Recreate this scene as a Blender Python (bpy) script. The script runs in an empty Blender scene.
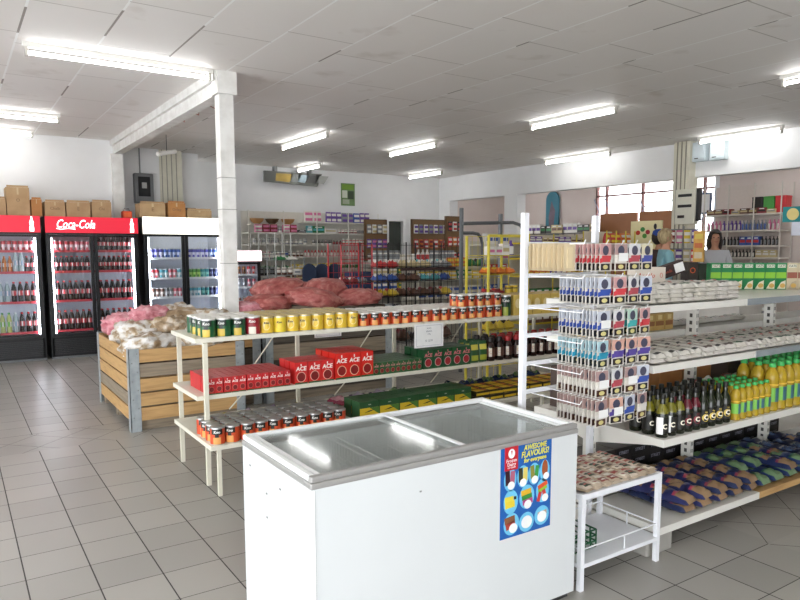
import bpy, math, random
from mathutils import Vector, Matrix, noise
random.seed(7)
R = math.radians
scene = bpy.context.scene
col = scene.collection

# ------------------------------------------------------------------ camera
cam_d = bpy.data.cameras.new('camera'); cam = bpy.data.objects.new('camera', cam_d); col.objects.link(cam)
cam.location = (0, 0, 1.65)
PITCH = math.atan(72/684.)
cam.rotation_euler = (math.pi/2-PITCH, 0, -R(34.1))
cam_d.sensor_width = 36; cam_d.lens = 684/800*36
cam_d.shift_x = -15/800; cam_d.shift_y = 21/800
cam_d.clip_start = .05; cam_d.clip_end = 200
scene.camera = cam
# ------------------------------------------------------------------ world, exposure
w = bpy.data.worlds.new('world'); scene.world = w; w.use_nodes = True
bg = w.node_tree.nodes['Background']; bg.inputs[0].default_value = (.93, .96, 1, 1); bg.inputs[1].default_value = 3.9
scene.view_settings.view_transform = 'Standard'; scene.view_settings.look = 'None'
scene.view_settings.exposure = 0.74; scene.view_settings.gamma = 1.0; scene.view_settings.use_curve_mapping = False
TUBE = 10.5          # emission strength of the fluorescent tubes

# ------------------------------------------------------------------ helpers
def lin(c):
    if isinstance(c, str):
        c = [int(c[i:i+2], 16)/255 for i in (0, 2, 4)]
    return tuple((x/12.92 if x <= .04045 else ((x+.055)/1.055)**2.4) for x in c)+(1,)
MATS = {}
def mat(hexc, rough=.5, metal=0., var=.06, scale=18., bump=0., emit=0., key=None):
    k = key or (hexc, rough, metal, var, scale, bump, emit)
    if k in MATS: return MATS[k]
    m = bpy.data.materials.new('mat_'+str(hexc)); m.use_nodes = True
    nt = m.node_tree; b = nt.nodes['Principled BSDF']; c = lin(hexc)
    b.inputs['Roughness'].default_value = rough; b.inputs['Metallic'].default_value = metal
    tc = nt.nodes.new('ShaderNodeTexCoord'); no = nt.nodes.new('ShaderNodeTexNoise'); no.inputs['Scale'].default_value = scale
    no.inputs['Detail'].default_value = 3
    nt.links.new(tc.outputs['Object'], no.inputs['Vector'])
    mx = nt.nodes.new('ShaderNodeMix'); mx.data_type = 'RGBA'
    mx.inputs[6].default_value = tuple(max(0, x*(1-var)) for x in c[:3])+(1,)
    mx.inputs[7].default_value = tuple(min(1, x*(1+var)) for x in c[:3])+(1,)
    nt.links.new(no.outputs['Fac'], mx.inputs[0]); nt.links.new(mx.outputs[2], b.inputs['Base Color'])
    if bump:
        bp = nt.nodes.new('ShaderNodeBump'); bp.inputs['Strength'].default_value = bump
        nt.links.new(no.outputs['Fac'], bp.inputs['Height']); nt.links.new(bp.outputs[0], b.inputs['Normal'])
    if emit:
        b.inputs['Emission Color'].default_value = c; b.inputs['Emission Strength'].default_value = emit
    MATS[k] = m; return m
def ramp_mat(name, stops, scale, rough=.6, bump=.2, kind='noise', stretch=(1, 1, 1), detail=5, coord='Object', bscale=None):
    m = bpy.data.materials.new(name); m.use_nodes = True; nt = m.node_tree; b = nt.nodes['Principled BSDF']
    tc = nt.nodes.new('ShaderNodeTexCoord'); mp = nt.nodes.new('ShaderNodeMapping'); mp.inputs['Scale'].default_value = stretch
    nt.links.new(tc.outputs[coord], mp.inputs['Vector'])
    if kind == 'noise':
        t = nt.nodes.new('ShaderNodeTexNoise'); t.inputs['Scale'].default_value = scale; t.inputs['Detail'].default_value = detail; out = t.outputs['Fac']
    else:
        t = nt.nodes.new('ShaderNodeTexVoronoi'); t.inputs['Scale'].default_value = scale; out = t.outputs['Distance']
    nt.links.new(mp.outputs[0], t.inputs['Vector'])
    r = nt.nodes.new('ShaderNodeValToRGB')
    els = r.color_ramp.elements
    els[0].position = stops[0][0]; els[0].color = lin(stops[0][1]); els[1].position = stops[-1][0]; els[1].color = lin(stops[-1][1])
    for p, c in stops[1:-1]:
        e = els.new(p); e.color = lin(c)
    nt.links.new(out, r.inputs[0]); nt.links.new(r.outputs[0], b.inputs['Base Color'])
    b.inputs['Roughness'].default_value = rough
    if bump:
        bp = nt.nodes.new('ShaderNodeBump'); bp.inputs['Strength'].default_value = bump; bp.inputs['Distance'].default_value = .01
        nt.links.new(out, bp.inputs['Height']); nt.links.new(bp.outputs[0], b.inputs['Normal'])
    return m
def glass_mat(name, tint=(1, 1, 1), refl=.08, haze=0., rough=.02):
    m = bpy.data.materials.new(name); m.use_nodes = True; nt = m.node_tree; nt.nodes.clear()
    o = nt.nodes.new('ShaderNodeOutputMaterial'); t = nt.nodes.new('ShaderNodeBsdfTransparent'); t.inputs[0].default_value = tint+(1,)
    g = nt.nodes.new('ShaderNodeBsdfGlossy'); g.inputs['Roughness'].default_value = rough
    lw = nt.nodes.new('ShaderNodeLayerWeight'); lw.inputs[0].default_value = .22
    ma = nt.nodes.new('ShaderNodeMath'); ma.operation = 'MULTIPLY_ADD'; ma.inputs[1].default_value = .38; ma.inputs[2].default_value = refl
    nt.links.new(lw.outputs['Fresnel'], ma.inputs[0])
    mx = nt.nodes.new('ShaderNodeMixShader'); nt.links.new(ma.outputs[0], mx.inputs[0]); nt.links.new(g.outputs[0], mx.inputs[2])
    src = t.outputs[0]
    if haze:
        d = nt.nodes.new('ShaderNodeBsdfDiffuse'); d.inputs[0].default_value = (.8, .82, .82, 1)
        m2 = nt.nodes.new('ShaderNodeMixShader'); m2.inputs[0].default_value = haze
        nt.links.new(src, m2.inputs[1]); nt.links.new(d.outputs[0], m2.inputs[2]); src = m2.outputs[0]
    nt.links.new(src, mx.inputs[1]); nt.links.new(mx.outputs[0], o.inputs[0])
    return m
def tinted_bottle(name, c, alpha=.55, rough=.12):
    m = bpy.data.materials.new(name); m.use_nodes = True; nt = m.node_tree; b = nt.nodes['Principled BSDF']
    b.inputs['Base Color'].default_value = lin(c); b.inputs['Roughness'].default_value = rough
    tc = nt.nodes.new('ShaderNodeTexCoord'); no = nt.nodes.new('ShaderNodeTexNoise'); no.inputs['Scale'].default_value = 30
    nt.links.new(tc.outputs['Object'], no.inputs['Vector'])
    bp = nt.nodes.new('ShaderNodeBump'); bp.inputs['Strength'].default_value = .05; nt.links.new(no.outputs['Fac'], bp.inputs['Height']); nt.links.new(bp.outputs[0], b.inputs['Normal'])
    o = nt.nodes['Material Output']; t = nt.nodes.new('ShaderNodeBsdfTransparent'); t.inputs[0].default_value = lin(c)
    mx = nt.nodes.new('ShaderNodeMixShader'); mx.inputs[0].default_value = alpha
    nt.links.new(t.outputs[0], mx.inputs[1]); nt.links.new(b.outputs[0], mx.inputs[2]); nt.links.new(mx.outputs[0], o.inputs[0])
    return m

class MB:
    def __init__(s): s.v = []; s.f = []; s.mi = []; s.ms = []; s.M = Matrix()
    def mid(s, m):
        if m not in s.ms: s.ms.append(m)
        return s.ms.index(m)
    def add(s, vs, fs, m):
        n = len(s.v); s.v += [tuple(s.M @ Vector(p)) for p in vs]
        if not isinstance(m, (list, tuple)): m = [m]*len(fs)
        for f, mm in zip(fs, m): s.f.append(tuple(i+n for i in f)); s.mi.append(s.mid(mm))
        return s
    def box(s, x0, x1, y0, y1, z0, z1, m, front=None, top=None):
        vs = [(x0, y0, z0), (x1, y0, z0), (x1, y1, z0), (x0, y1, z0), (x0, y0, z1), (x1, y0, z1), (x1, y1, z1), (x0, y1, z1)]
        return s.add(vs, [(3, 2, 1, 0), (4, 5, 6, 7), (0, 1, 5, 4), (1, 2, 6, 5), (2, 3, 7, 6), (3, 0, 4, 7)], [m, top or m, front or m, m, m, m])
    def cbox(s, c, d, m): return s.box(c[0]-d[0]/2, c[0]+d[0]/2, c[1]-d[1]/2, c[1]+d[1]/2, c[2]-d[2]/2, c[2]+d[2]/2, m)
    def lathe(s, prof, m, n=20, mfun=None, c=(0, 0), cap=True):
        k = len(prof); vs = []
        for r, z in prof:
            for i in range(n):
                a = 2*math.pi*i/n; vs.append((c[0]+r*math.cos(a), c[1]+r*math.sin(a), z))
        fs = []; mm = []
        for j in range(k-1):
            for i in range(n):
                fs.append((j*n+i, j*n+(i+1) % n, (j+1)*n+(i+1) % n, (j+1)*n+i))
                mm.append(mfun(j, (i+.5)/n*360) if mfun else m)
        if cap:
            fs.append(tuple(range((k-1)*n, k*n))); mm.append(mfun(k-1, 0) if mfun else m)
            fs.append(tuple(reversed(range(n)))); mm.append(mfun(0, 0) if mfun else m)
        return s.add(vs, fs, mm)
    def tube(s, pts, r, m, n=6):
        pts = [Vector(p) for p in pts]; vs = []; fs = []
        for i, p in enumerate(pts):
            d = (pts[min(i+1, len(pts)-1)]-pts[max(i-1, 0)]).normalized()
            a = d.orthogonal().normalized() if abs(d.z) > .9 else d.cross(Vector((0, 0, 1))).normalized()
            b = d.cross(a)
            for q in range(n):
                t = 2*math.pi*q/n; vs.append(p+a*(r*math.cos(t))+b*(r*math.sin(t)))
        for i in range(len(pts)-1):
            for q in range(n): fs.append((i*n+q, i*n+(q+1) % n, (i+1)*n+(q+1) % n, (i+1)*n+q))
        fs.append(tuple(range(n))); fs.append(tuple(reversed(range((len(pts)-1)*n, len(pts)*n))))
        return s.add(vs, fs, m)
    def prism(s, pts, y0, y1, m):      # outline in xz extruded along y
        n = len(pts); vs = [(x, y0, z) for x, z in pts]+[(x, y1, z) for x, z in pts]
        fs = [tuple(range(n)), tuple(reversed(range(n, 2*n)))]+[(i+n, (i+1) % n+n, (i+1) % n, i) for i in range(n)]
        return s.add(vs, fs, m)
    def disc(s, cx, y, cz, rx, rz, m, n=20, t=.001): return s.prism([(cx+rx*math.cos(2*math.pi*i/n), cz+rz*math.sin(2*math.pi*i/n)) for i in range(n)], y-t, y, m)
    def mesh(s, name, smooth=False):
        me = bpy.data.meshes.new(name); me.from_pydata(s.v, [], s.f)
        for m in s.ms: me.materials.append(m)
        me.polygons.foreach_set('material_index', s.mi)
        if smooth:
            me.polygons.foreach_set('use_smooth', [True]*len(me.polygons)); me.set_sharp_from_angle(angle=R(38))
        me.update(); return me
def link(name, me, parent=None, loc=(0, 0, 0), rz=0, rot=None):
    o = bpy.data.objects.new(name, me); col.objects.link(o); o.parent = parent
    o.location = loc; o.rotation_euler = rot or (0, 0, rz); return o
def bevel(o, wd=.008, seg=2):
    b = o.modifiers.new('bevel', 'BEVEL'); b.width = wd; b.segments = seg; b.limit_method = 'ANGLE'; return o
def tag(o, label=None, cat=None, group=None, kind=None):
    if label: o['label'] = label
    if cat: o['category'] = cat
    if group: o['group'] = group
    if kind: o['kind'] = kind
    return o
def thing(name, label, cat, loc=(0, 0, 0), rz=0, group=None):
    o = link(name, None, None, loc, rz); return tag(o, label, cat, group)
def struct(name, mb, smooth=False):
    return tag(link(name, mb.mesh(name, smooth)), kind='structure')
def part(name, mb, parent, smooth=False, label=None, bev=0):
    o = link(name, mb.mesh(name, smooth), parent)
    if label: o['label'] = label
    if bev: bevel(o, bev)
    return o
def spawn(tpl, name, loc, rz, label, cat, group=None):
    """tpl: list of (part name, mesh) or (part name, mesh, [sub-parts]); one unnamed entry makes a plain mesh thing"""
    if len(tpl) == 1 and tpl[0][0] is None:
        return tag(link(name, tpl[0][1], None, loc, rz), label, cat, group)
    r = thing(name, label, cat, loc, rz, group)
    for t in tpl:
        p = link(t[0], t[1], r)
        for q in (t[2] if len(t) > 2 else []): link(q[0], q[1], p)
    return r
TXT = {}
def text_mesh(s, size, m, shear=0., bend=0., at=(0, 0, 0), squash=1., back=.0006, bold=0.):
    """letters standing in the xz plane facing -y; bend wraps them round a cylinder of that radius"""
    cu = bpy.data.curves.new('lettering', 'FONT'); cu.body = s; cu.size = size; cu.align_x = 'CENTER'; cu.align_y = 'CENTER'
    cu.shear = shear; cu.extrude = back; cu.resolution_u = 2; cu.offset = bold*size
    ob = bpy.data.objects.new('lettering', cu); me = bpy.data.meshes.new_from_object(ob); bpy.data.objects.remove(ob)
    for v in me.vertices:
        x, y, z = v.co; x *= squash
        if bend:
            a = x/bend; rr = bend+z+.0012; v.co = (at[0]+rr*math.sin(a), at[1]-rr*math.cos(a), at[2]+y)
        else: v.co = (at[0]+x, at[1]-z, at[2]+y)
    me.materials.clear(); me.materials.append(m); return me
# pixel -> world helpers, used to read positions off the photograph
Fp, CXp, CYp = 684., 415., 321.
fw = Vector((math.sin(R(34.1))*math.cos(PITCH), math.cos(R(34.1))*math.cos(PITCH), -math.sin(PITCH)))
rt = Vector((math.cos(R(34.1)), -math.sin(R(34.1)), 0)); upv = rt.cross(fw)
def ray(x, y): return fw+rt*((x-CXp)/Fp)-upv*((y-CYp)/Fp)
def aty(x, y, Y): r = ray(x, y); return Vector((0, 0, 1.65))+r*(Y/r.y)
def atx(x, y, X): r = ray(x, y); return Vector((0, 0, 1.65))+r*(X/r.x)
def atz(x, y, z): r = ray(x, y); return Vector((0, 0, 1.65))+r*((z-1.65)/r.z)

WHITE = mat('e9e7e0', .4); CREAM = mat('dcd8c6', .45, var=.08, scale=9); BLACK = mat('17181a', .4); DARK = mat('2a2a2c', .5)
GREY = mat('8b8d8c', .4, .5); STEEL = mat('b4b5b3', .35, .6); PURE = mat('f3f4f4', .35, var=.02); PAPER = mat('f1f1ef', .7)
CARD = ramp_mat('cardboard', [(.3, 'ae8f68'), (.7, 'c0a27b')], 6, .85, .1); CARD2 = ramp_mat('cardboard_orange', [(.3, 'b07a48'), (.7, 'c08a55')], 6, .85, .1)
TAPE = mat('c9b48d', .35)

# ------------------------------------------------------------------ floor material
def nd(nt, op, a, b=None, c=None):
    n = nt.nodes.new('ShaderNodeMath'); n.operation = op
    for i, v in enumerate((a, b, c)):
        if v is None: continue
        if isinstance(v, (int, float)): n.inputs[i].default_value = v
        else: nt.links.new(v, n.inputs[i])
    return n.outputs[0]
def floor_material():
    m = bpy.data.materials.new('floor_tiles'); m.use_nodes = True; nt = m.node_tree; b = nt.nodes['Principled BSDF']
    tc = nt.nodes.new('ShaderNodeTexCoord'); sp = nt.nodes.new('ShaderNodeSeparateXYZ'); nt.links.new(tc.outputs['Object'], sp.inputs[0])
    X, Y = sp.outputs[0], sp.outputs[1]
    def lines(v, off, p, wd):
        f = nd(nt, 'FRACT', nd(nt, 'DIVIDE', nd(nt, 'SUBTRACT', v, off), p))
        d = nd(nt, 'ABSOLUTE', nd(nt, 'SUBTRACT', f, .5))
        return nd(nt, 'GREATER_THAN', d, .5-wd/p/2)
    lx = lines(X, .22, .2945, .0065); ly = lines(Y, 3.798, .3085, .0048)
    # band of tiles laid on the diagonal
    U = nd(nt, 'MULTIPLY', nd(nt, 'ADD', X, nd(nt, 'MULTIPLY', Y, 1.0)), .7071)
    V = nd(nt, 'MULTIPLY', nd(nt, 'SUBTRACT', X, nd(nt, 'MULTIPLY', Y, 1.0)), .7071)
    du = lines(U, .1, .30, .004); dv = lines(V, .05, .30, .004)
    diag = nd(nt, 'MAXIMUM', du, dv)
    bandL = nd(nt, 'MULTIPLY', nd(nt, 'MULTIPLY', nd(nt, 'GREATER_THAN', Y, 6.26), nd(nt, 'LESS_THAN', Y, 6.86)), nd(nt, 'LESS_THAN', X, 5.))
    bandR = nd(nt, 'MULTIPLY', nd(nt, 'GREATER_THAN', X, 3.72), nd(nt, 'LESS_THAN', Y, 2.6))
    band = nd(nt, 'MAXIMUM', bandL, bandR)
    grid = nd(nt, 'MAXIMUM', lx, ly)
    mixv = nt.nodes.new('ShaderNodeMix'); nt.links.new(band, mixv.inputs[0]); nt.links.new(grid, mixv.inputs[2]); nt.links.new(diag, mixv.inputs[3])
    gro = mixv.outputs[0]
    no = nt.nodes.new('ShaderNodeTexNoise'); no.inputs['Scale'].default_value = 1.3; no.inputs['Detail'].default_value = 6; nt.links.new(tc.outputs['Object'], no.inputs[0])
    # per-tile tint
    cx = nd(nt, 'FLOOR', nd(nt, 'DIVIDE', nd(nt, 'SUBTRACT', X, .22), .2945)); cy = nd(nt, 'FLOOR', nd(nt, 'DIVIDE', nd(nt, 'SUBTRACT', Y, 3.798), .3085))
    cb = nt.nodes.new('ShaderNodeCombineXYZ'); nt.links.new(cx, cb.inputs[0]); nt.links.new(cy, cb.inputs[1])
    wn = nt.nodes.new('ShaderNodeTexWhiteNoise'); nt.links.new(cb.outputs[0], wn.inputs[0])
    fac = nd(nt, 'ADD', nd(nt, 'MULTIPLY', no.outputs['Fac'], .25), nd(nt, 'MULTIPLY', wn.outputs['Value'], .6))
    c1 = nt.nodes.new('ShaderNodeMix'); c1.data_type = 'RGBA'; c1.inputs[6].default_value = lin('98958f'); c1.inputs[7].default_value = lin('aeaba4'); nt.links.new(fac, c1.inputs[0])
    c2 = nt.nodes.new('ShaderNodeMix'); c2.data_type = 'RGBA'; c2.inputs[7].default_value = lin('3c3937'); nt.links.new(c1.outputs[2], c2.inputs[6]); nt.links.new(gro, c2.inputs[0])
    nt.links.new(c2.outputs[2], b.inputs['Base Color'])
    nt.links.new(nd(nt, 'ADD', nd(nt, 'MULTIPLY', gro, .4), nd(nt, 'ADD', nd(nt, 'MULTIPLY', no.outputs['Fac'], .08), .30)), b.inputs['Roughness'])
    bp = nt.nodes.new('ShaderNodeBump'); bp.inputs['Strength'].default_value = .3; bp.inputs['Distance'].default_value = .003
    nt.links.new(nd(nt, 'SUBTRACT', 1., gro), bp.inputs['Height']); nt.links.new(bp.outputs[0], b.inputs['Normal'])
    return m
def ceiling_material():
    m = bpy.data.materials.new('ceiling_boards'); m.use_nodes = True; nt = m.node_tree; b = nt.nodes['Principled BSDF']
    tc = nt.nodes.new('ShaderNodeTexCoord'); sp = nt.nodes.new('ShaderNodeSeparateXYZ'); nt.links.new(tc.outputs['Object'], sp.inputs[0])
    X, Y = sp.outputs[0], sp.outputs[1]
    cx = nd(nt, 'FLOOR', nd(nt, 'DIVIDE', nd(nt, 'SUBTRACT', X, 1.79), .61))
    odd = nd(nt, 'MULTIPLY', nd(nt, 'MODULO', nd(nt, 'ABSOLUTE', cx), 2.), .35)
    fx = nd(nt, 'ABSOLUTE', nd(nt, 'SUBTRACT', nd(nt, 'FRACT', nd(nt, 'DIVIDE', nd(nt, 'SUBTRACT', X, 1.79), .61)), .5))
    fy = nd(nt, 'ABSOLUTE', nd(nt, 'SUBTRACT', nd(nt, 'FRACT', nd(nt, 'DIVIDE', nd(nt, 'ADD', nd(nt, 'SUBTRACT', Y, 4.5), odd), 1.25)), .5))
    lx = nd(nt, 'GREATER_THAN', fx, .5-.009/.61); ly = nd(nt, 'GREATER_THAN', fy, .5-.006/1.25)
    n1 = nt.nodes.new('ShaderNodeTexNoise'); n1.inputs['Scale'].default_value = .7; n1.inputs['Detail'].default_value = 2; nt.links.new(tc.outputs['Object'], n1.inputs[0])
    dk = nd(nt, 'GREATER_THAN', n1.outputs['Fac'], .6)       # stretches where the joint cover has opened
    n2 = nt.nodes.new('ShaderNodeTexNoise'); n2.inputs['Scale'].default_value = 2.2; n2.inputs['Detail'].default_value = 6; nt.links.new(tc.outputs['Object'], n2.inputs[0])
    cb = nt.nodes.new('ShaderNodeCombineXYZ'); nt.links.new(cx, cb.inputs[0]); nt.links.new(nd(nt, 'FLOOR', nd(nt, 'DIVIDE', nd(nt, 'ADD', nd(nt, 'SUBTRACT', Y, 4.5), odd), 1.25)), cb.inputs[1])
    wn = nt.nodes.new('ShaderNodeTexWhiteNoise'); nt.links.new(cb.outputs[0], wn.inputs[0])
    f = nd(nt, 'ADD', nd(nt, 'MULTIPLY', wn.outputs['Value'], .5), nd(nt, 'MULTIPLY', n2.outputs['Fac'], .5))
    base = nt.nodes.new('ShaderNodeMix'); base.data_type = 'RGBA'; base.inputs[6].default_value = lin('ebe7e2'); base.inputs[7].default_value = lin('f2efec'); nt.links.new(f, base.inputs[0])
    stn = nt.nodes.new('ShaderNodeMapRange'); stn.inputs[1].default_value = .62; stn.inputs[2].default_value = .75; nt.links.new(n2.outputs['Fac'], stn.inputs[0])
    st = nt.nodes.new('ShaderNodeMix'); st.data_type = 'RGBA'; st.inputs[7].default_value = lin('a2937c'); nt.links.new(nd(nt, 'MULTIPLY', stn.outputs[0], .28), st.inputs[0]); nt.links.new(base.outputs[2], st.inputs[6])
    lc = nt.nodes.new('ShaderNodeMix'); lc.data_type = 'RGBA'; lc.inputs[6].default_value = lin('fdfdfb'); lc.inputs[7].default_value = lin('968f88'); nt.links.new(dk, lc.inputs[0])
    a = nt.nodes.new('ShaderNodeMix'); a.data_type = 'RGBA'; nt.links.new(lx, a.inputs[0]); nt.links.new(st.outputs[2], a.inputs[6]); nt.links.new(lc.outputs[2], a.inputs[7])
    a2 = nt.nodes.new('ShaderNodeMix'); a2.data_type = 'RGBA'; a2.inputs[7].default_value = lin('c2bcb6'); nt.links.new(ly, a2.inputs[0]); nt.links.new(a.outputs[2], a2.inputs[6])
    nt.links.new(a2.outputs[2], b.inputs['Base Color']); b.inputs['Roughness'].default_value = .6
    # gentle sag of every board
    bp = nt.nodes.new('ShaderNodeBump'); bp.inputs['Strength'].default_value = .1; bp.inputs['Distance'].default_value = .02
    nt.links.new(nd(nt, 'ADD', lx, nd(nt, 'MULTIPLY', n2.outputs['Fac'], .5)), bp.inputs['Height']); nt.links.new(bp.outputs[0], b.inputs['Normal'])
    return m
WALL = ramp_mat('painted_wall', [(.3, 'e9e9e8'), (.7, 'f1f1f1')], 1.5, .8, .05); WALLB = ramp_mat('annex_wall', [(.3, 'dccdc6'), (.7, 'e6dad4')], 1.2, .85, .05)
BEAM = ramp_mat('white_beam', [(.25, 'dedcd6'), (.6, 'f2f1ed')], 7, .6, .1)

# ------------------------------------------------------------------ structure
H = 3.42
struct('floor', MB().box(-5, 16, -5, 17, -.1, 0, floor_material()))
struct('ceiling', MB().box(-5, 16, -5, 17, H, H+.1, ceiling_material()))
struct('wall_left', MB().box(-5, 2.45, 12.3, 12.5, 0, H, WALL))
struct('wall_recess', MB().box(2.45, 3.2, 12.9, 13.1, 0, H, WALL).box(2.3, 2.45, 12.5, 13.1, 0, H, WALL))
struct('wall_back', MB().box(3.0, 8.78, 14.2, 14.4, 0, H, WALL).box(9.2, 10.35, 14.2, 14.4, 0, H, WALL).box(8.78, 9.2, 14.2, 14.4, 2.32, H, WALL))
struct('wall_side', MB().box(-5, -4.9, 7.5, 12.3, 0, H, WALL).box(-5, -4.9, -5, 7.5, 2.7, H, WALL))  # unseen wall, left open below so daylight falls on the left floor
struct('wall_front_light_block', MB().box(1.2, 16, -4.2, -4, 0, H, WALL).box(-5, 1.2, -4.2, -4, 2.9, H, WALL))  # unseen wall added to hold back daylight from behind on the right
struct('wall_right_light_block', MB().box(15.9, 16, -4, 8, 0, H, WALL))  # unseen wall added to close off light from the right
# header over the wide openings on the right, with a pier
struct('wall_header', MB().box(10.35, 10.55, -2, 14.2, 2.84, H, WALL).box(10.35, 10.6, 11.3, 11.72, 0, 2.84, WALL).box(10.35, 10.6, 13.75, 14.2, 0, 2.84, WALL))
struct('wall_annex', MB().box(14.2, 14.35, 12.45, 17, 0, H, WALLB).box(14.2, 14.35, 8.2, 12.45, 0, 1.0, WALLB).box(12.7, 12.85, -3, 8.0, 0, H, WALLB)
       .box(12.85, 14.35, 7.9, 8.2, 0, H, PURE).box(10.6, 14.35, 15.8, 16, 0, H, WALLB))
struct('wall_corridor', MB().box(8.3, 9.8, 15.2, 15.3, 0, H, mat('5a605c', .8)).box(8.3, 8.4, 14.4, 15.2, 0, H, mat('5a605c', .8)).box(9.7, 9.8, 14.4, 15.2, 0, H, mat('5a605c', .8)))  # walls coloured dark to give the doorway its shade
struct('doorway_shade_panel', MB().box(8.79, 9.19, 14.2, 14.24, 0, 2.31, mat('4a504b', .7)))  # dark panel filling the open doorway, its colour standing in for shade
door = MB()
for x in (8.72, 9.2): door.box(x, x+.07, 14.1, 14.2, 0, 2.32, PURE)
door.box(8.72, 9.27, 14.1, 14.2, 2.32, 2.38, PURE); struct('door_frame', door)
# boxed pilaster at the far left and its column
m = MB().box(3.2, 3.6, 12.9, 13.6, 0, H, CREAM)
for i in range(4): m.box(3.24+i*.085, 3.25+i*.085, 12.885, 12.9, 0, H, mat('9d988a'))
m.box(3.6, 3.95, 13.1, 13.7, 0, H, WALL); struct('trim_1', m)
struct('trim_2', MB().box(2.28, 2.45, 12.18, 12.3, 0, 3.2, BEAM))
struct('trim_3', MB().box(2.32, 2.45, 6.93, 12.3, 3.2, H, BEAM).box(2.28, 2.32, 6.93, 12.3, 3.33, H, BEAM))
# the pole that carries the beam
p = MB().box(2.325, 2.47, 6.93, 7.07, 0, 3.2, BEAM).box(2.30, 2.5, 6.9, 7.1, 3.2, H, BEAM)
for z in (2.37, 2.05, 1.5): p.box(2.32, 2.475, 6.925, 7.075, z, z+.006, mat('9f9c96'))
struct('trim_4', p)
# ribbed pillar on the right with dark side
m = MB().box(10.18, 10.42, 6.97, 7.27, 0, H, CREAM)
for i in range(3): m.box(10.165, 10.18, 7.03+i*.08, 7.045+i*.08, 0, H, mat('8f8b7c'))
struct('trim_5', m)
# window band in the annex
wn = MB(); fr = mat('7d4a44', .5)
for y in (8.2, 9.3, 10.98, 12.1, 12.42): wn.box(14.2, 14.28, y, y+.045, 1.0, H, fr)
for z in (1.0, 3.0, 3.38): wn.box(14.2, 14.28, 8.2, 12.45, z, z+.04, fr)
struct('window_1', wn)
struct('window_2', MB().box(14.24, 14.25, 8.2, 12.45, 1.0, H, glass_mat('window_glass')))
lat = MB(); lm = mat('9aa6c4', .5)
for k in range(12):
    y0 = 8.3+k*.35
    lat.tube([(14.18, y0, 2.3), (14.18, y0+.35, 2.95)], .012, lm, 4).tube([(14.18, y0+.35, 2.3), (14.18, y0, 2.95)], .012, lm, 4)
tag(link('lattice_screen', lat.mesh('lattice_screen')), 'pale criss-cross lattice standing behind the annex window glass', 'lattice')
bb = [link('window_board', MB().box(14.02, 14.08, y+.02, y+1.17, 0, 2.55, mat('94603a', .55, scale=4, var=.15)).mesh('window_board')) for y in (9.75, 10.98)]
tag(bb[0], 'orange-brown wooden board across the window, nearer the ribbed pillar', 'board'); tag(bb[1], 'orange-brown wooden board across the window, farther from the ribbed pillar', 'board')

# ------------------------------------------------------------------ lamps
TB = mat('ffffff', .5, emit=TUBE, var=0, key='tube')
def lamp(x0, y0, x1, y1, label):
    L = math.hypot(x1-x0, y1-y0); a = math.atan2(y1-y0, x1-x0)
    t = thing('fluorescent_lamp', label, 'ceiling light', ((x0+x1)/2, (y0+y1)/2, H-.085), a, 'fluorescent tubes on the ceiling')
    part('housing', MB().box(-L/2, L/2, -.03, .03, .045, .085, WHITE), t)
    s = L/2-.04
    tb = MB(); tb.M = Matrix.Rotation(math.pi/2, 4, 'Y'); tb.lathe([(.017, -s), (.017, s)], TB, 12); part('tube', tb, t, True)
    for k in (-1, 1): part('tube_holder', MB().box(k*(s+.012)-.013, k*(s+.012)+.013, -.022, .022, -.03, .045, mat('c9c4ba')), t)
lamp(.62, 6.93, 2.26, 6.93, 'long lit fluorescent tube ending above the white pole, nearest of the left bay')
lamp(-.35, 10.35, 1.32, 10.35, 'lit fluorescent tube in the left bay, second from the camera')
lamp(-.5, 11.85, 1.15, 11.85, 'lit fluorescent tube in the left bay closest to the wall above the drinks fridges')
lamp(4.77, 9.35, 4.77, 11.05, 'lit fluorescent tube in the middle bay, closest to the white pole')
lamp(6.88, 5.73, 6.88, 7.25, 'lit fluorescent tube over the middle aisle, the brightest long one in the centre')
lamp(6.72, 9.28, 6.72, 10.75, 'lit fluorescent tube behind the centre one, left of it in the picture')
lamp(9.88, 8.35, 9.88, 10.0, 'lit fluorescent tube beside the right header, farther from the ribbed pillar')
lamp(9.2, 12.5, 9.2, 13.85, 'lit fluorescent tube in the far corner over the back openings')
lamp(10.0, 5.35, 10.0, 6.7, 'lit fluorescent tube in front of the pale cabinets on the header')
lamp(7.19, 2.35, 7.19, 3.9, 'lit fluorescent tube cut by the right edge of the picture')
lamp(6.4, 12.9, 6.4, 14.0, 'lit fluorescent tube in front of the pictured board on the back wall')
for x, y in ((.5, .5), (3.2, -.6), (7.2, -1.5), (.5, -3)): lamp(x, y-.75, x, y+.75, 'unseen fluorescent tube added behind the camera for light')  # unseen tubes added behind the camera to light the room
for x, y in ((12.4, 14.5), (12.2, 10.5), (11.6, 6.0), (11.6, 3.6)): lamp(x, y-.75, x, y+.75, 'fluorescent tube added to brighten the side room behind the header')  # extra tubes added because the side room came out too dark

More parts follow.
